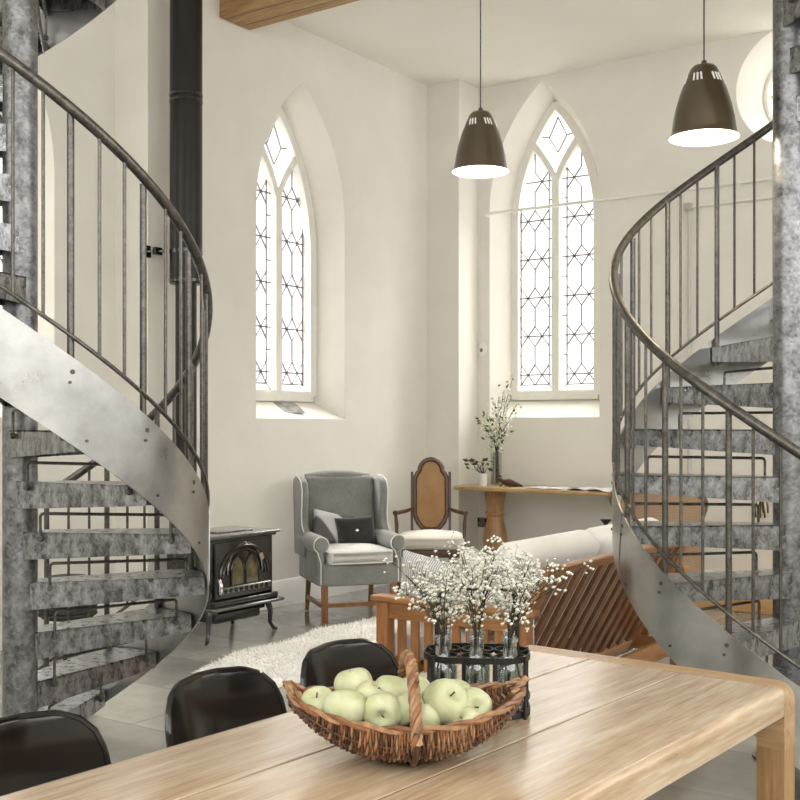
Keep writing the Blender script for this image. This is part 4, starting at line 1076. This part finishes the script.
m = MB(); m.rbox((-0.135, 0, 0.375), (0.54, 2*hl-0.16, 0.15), 0.05, M_offw, puff=0.02)
tag(m.build('seat_mattress', loc=sfm @ Vector((0, 0, 0))), 'white seat mattress lying on the slatted sofa', 'cushion')
for i, (yy, wd, lb) in enumerate(((-0.47, 0.86, 'white back cushion at the near end of the slatted sofa'), (0.42, 0.90, 'white back cushion at the far end of the slatted sofa'))):
    m = MB(); c_ = Vector((0.19, yy, 0.675)); m.rbox(c_, (0.16, wd, 0.46), 0.06, M_offw, ry(ba), puff=0.0, seg=4)
    tag(m.build('back_cushion', loc=sfm @ Vector((0, 0, 0))), lb, 'cushion', 'white back cushions on the sofa')
pillow('cushion', M_ticking, 0.38, 0.36, 0.13, 'grey and white ticking-striped cushion propped inside the near sofa arm', sfm, (-0.20, -hl+0.20, 0.62), rx(R(14)) @ ry(R(10)), 'scatter cushions on the sofa')
pillow('cushion', M_ticking, 0.44, 0.36, 0.13, 'pale striped cushion on the sofa, half hidden behind the gypsophila', sfm, (0.0, -hl+0.42, 0.60), rx(R(20)) @ ry(R(-14)), 'scatter cushions on the sofa')
pillow('cushion', M_cream, 0.42, 0.40, 0.13, 'cream cushion on the sofa nearest its slatted back', sfm, (0.16, -hl+0.16, 0.64), rx(R(8)) @ ry(R(8)), 'scatter cushions on the sofa')

# ------------------------------------------------------------------ sheepskin rug
rg = thing('sheepskin_rug', 'fluffy white sheepskin rug on the dark tiles between stove and table', 'rug', W(-0.47, 6.98), YAW+R(-28.0)+PI/2-YAW+YAW)
rg.rotation_euler = (0, 0, YAW+R(62))
r4 = random.Random(5); HLr, HWr = 1.16, 0.38
def rugr(a):
    return 1+0.05*math.sin(3*a+1)+0.04*math.sin(5*a)+0.03*math.sin(11*a+2)
def ruglobe(x):     # two skins end to end
    return 0.80+0.20*math.cos(2*PI*x/HLr*1.0)*-1
def rpt(a, k):
    e = rugr(a)*k; x = math.copysign(abs(math.cos(a))**0.75, math.cos(a))*HLr*e; y = math.copysign(abs(math.sin(a))**0.8, math.sin(a))*HWr*e*(1-0.18*math.cos(2*PI*x/HLr/1.1)*(1 if abs(x) < 0.5 else 0))
    return x, y
m = MB(); rings = 14; na = 72; vs = []; fs = []
for i in range(rings+1):
    k = i/rings
    for j in range(na):
        a = 2*PI*j/na; x, y = rpt(a, k if i else 0.001); z = 0.045*(1-k**5)+0.012*r4.random()+0.003
        vs.append((x, y, z if i < rings else 0.004))
for i in range(rings):
    for j in range(na): fs.append((i*na+j, i*na+(j+1) % na, (i+1)*na+(j+1) % na, (i+1)*na+j))
m.add(vs, fs, M_fur); m.build('pelt', rg, 180)
m = MB()
for q in range(6500):
    a = r4.uniform(0, 2*PI); k = math.sqrt(r4.random()); x, y = rpt(a, k); z = 0.045*(1-k**5)
    p = Vector((x, y, z)); d_2 = Vector((math.cos(a)*k*0.6+r4.gauss(0, .5), math.sin(a)*k*.6+r4.gauss(0, .5), 1.0 if k < .93 else .25)).normalized(); L = r4.uniform(.02, .042)
    s_ = d_2.orthogonal().normalized()*r4.uniform(.004, .007); t_ = d_2.cross(s_)
    tip = p+d_2*L; tip.z = max(tip.z, 0.004)
    m.add([p+s_, p-s_*.5+t_*.87, p-s_*.5-t_*.87, tip], [(0, 1, 3), (1, 2, 3), (2, 0, 3)], M_fur)
m.build('fleece', rg, 180, weld=False)['kind'] = 'stuff'

# ------------------------------------------------------------------ things seen through the staircases
wp = W(1.80, 7.75)
wk = thing('wicker_chair', 'honey-coloured wicker tub chair behind the slatted sofa, seen through the right staircase', 'chair', wp, YAW+R(160))
m = MB()
def tub(u, v):
    a = R(-120+240*u)+PI/2; r_ = 0.29+0.03*v; top = 0.98-0.22*abs(u*2-1)**3
    return (r_*math.cos(a), r_*math.sin(a)*0.9, 0.40+(top-0.40)*v)
m.grid(tub, 33, 9, M_rattan, 0.02); m.build('back', wk, 60)
m = MB(); m.tube([tub(i/32, 1) for i in range(33)], 0.022, M_wick, 8); m.build('rim', wk)
m = MB(); m.lathe([(0.0005, 0.46), (0.26, 0.46), (0.29, 0.44), (0.29, 0.30), (0.27, 0.29)], (0, 0, 0), M_rattan, 28); m.build('seat', wk)
for sx in (-1, 1):
    for sy in (-1, 1): MB().cyl((sx*0.18, sy*0.17, 0.31), (sx*0.22, sy*0.2, 0), 0.018, M_wickd, 8).build('leg', wk)
cs_ = thing('candle_stand', 'slim black candle stand with a flared cup, just above the sofa cushions', 'stand', W(1.53, 8.25))
MB().lathe([(0.10, 0), (0.10, 0.012), (0.02, 0.03), (0.010, 0.05), (0.010, 0.63), (0.022, 0.65), (0.014, 0.67)], (0, 0, 0), M_blackmetal, 20).build('pole', cs_)
MB().lathe([(0.014, 0.67), (0.018, 0.69), (0.040, 0.71), (0.042, 0.722), (0.0005, 0.722)], (0, 0, 0), M_blackmetal, 20, cap=False).build('cup', cs_)
dsx = thing('woven_stool', 'black woven stool on short legs by the left wall, seen between the left staircase treads', 'stool', W(-2.02, 6.75))
m = MB(); m.lathe([(0.0005, 0.50), (0.12, 0.50), (0.155, 0.485), (0.165, 0.45), (0.165, 0.27), (0.15, 0.25), (0.0005, 0.25)], (0, 0, 0), M_blacktex, 28, cap=False)
for i in range(9): m.tube([(0.167*math.cos(2*PI*j/28), 0.167*math.sin(2*PI*j/28), 0.275+0.022*i) for j in range(28)], 0.009, M_blacktex, 6, closed=True)
m.build('seat', dsx)
for i in range(4): a = PI/4+PI/2*i; MB().cyl((0.12*math.cos(a), 0.12*math.sin(a), 0.26), (0.14*math.cos(a), 0.14*math.sin(a), 0), 0.012, M_blackmetal, 8).build('leg', dsx)
# bundle of dried stalks hung on the right wall
tw = thing('dried_stalks', 'small bunch of dried brown stalks hanging on the right wall by the right column', 'dried plant', (-2.71, YB-0.03, 0.86))
m = MB()
for i in range(9):
    x = -0.045+0.011*i; m.tube([(x*0.5, 0, 0.0), (x, -0.012*(i % 2), -0.10), (x*1.1, 0, -0.19+0.02*(i % 3))], [0.005, 0.010, 0.007], (M_wickd, M_catkin, M_walnut)[i % 3], 6)
m.build('stalks', tw); MB().cyl((-0.03, 0, -0.02), (0.03, 0, -0.02), 0.006, M_wickl, 8).build('tie', tw)
MB().cyl((0, 0.03, 0.0), (0, -0.01, 0.0), 0.004, M_bolt, 6).build('hook', tw)

# ------------------------------------------------------------------ light, camera
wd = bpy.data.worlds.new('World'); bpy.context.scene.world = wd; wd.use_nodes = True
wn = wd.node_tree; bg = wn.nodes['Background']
# overcast sky, brighter on the side of the tall windows
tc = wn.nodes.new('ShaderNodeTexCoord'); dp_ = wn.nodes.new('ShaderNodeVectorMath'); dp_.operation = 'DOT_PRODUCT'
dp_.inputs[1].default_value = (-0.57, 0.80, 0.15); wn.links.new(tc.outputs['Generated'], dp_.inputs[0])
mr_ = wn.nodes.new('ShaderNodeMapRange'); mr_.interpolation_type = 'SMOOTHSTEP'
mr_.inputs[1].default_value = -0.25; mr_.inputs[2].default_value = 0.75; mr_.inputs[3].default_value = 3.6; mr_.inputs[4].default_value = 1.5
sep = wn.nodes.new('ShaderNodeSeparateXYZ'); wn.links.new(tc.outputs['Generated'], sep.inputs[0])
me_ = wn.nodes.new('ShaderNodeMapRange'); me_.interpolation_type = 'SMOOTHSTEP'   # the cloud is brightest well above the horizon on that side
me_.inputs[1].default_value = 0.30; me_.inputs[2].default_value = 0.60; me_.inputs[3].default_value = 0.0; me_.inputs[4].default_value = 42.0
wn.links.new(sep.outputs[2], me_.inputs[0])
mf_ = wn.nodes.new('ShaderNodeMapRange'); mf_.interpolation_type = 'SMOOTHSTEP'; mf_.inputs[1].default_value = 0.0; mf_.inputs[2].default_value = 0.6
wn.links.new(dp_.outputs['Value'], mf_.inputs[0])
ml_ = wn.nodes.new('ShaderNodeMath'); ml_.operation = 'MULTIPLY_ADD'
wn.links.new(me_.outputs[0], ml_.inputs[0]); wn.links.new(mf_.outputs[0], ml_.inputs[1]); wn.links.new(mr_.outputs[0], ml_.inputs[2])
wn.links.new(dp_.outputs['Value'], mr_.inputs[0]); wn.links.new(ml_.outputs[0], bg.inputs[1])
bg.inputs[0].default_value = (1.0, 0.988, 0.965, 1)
cam = bpy.data.cameras.new('Camera'); co = bpy.data.objects.new('Camera', cam); COL.objects.link(co)
co.location = (0, 0, EYE); co.rotation_euler = (PI/2, 0, YAW); cam.sensor_width = 36; cam.lens = 1110/800*36; cam.shift_y = 25/800; cam.clip_start = 0.05
sc = bpy.context.scene; sc.camera = co
sc.view_settings.view_transform = 'Standard'; sc.view_settings.look = 'None'; sc.view_settings.gamma = 1; sc.view_settings.exposure = 0.14
sc.view_settings.use_curve_mapping = False
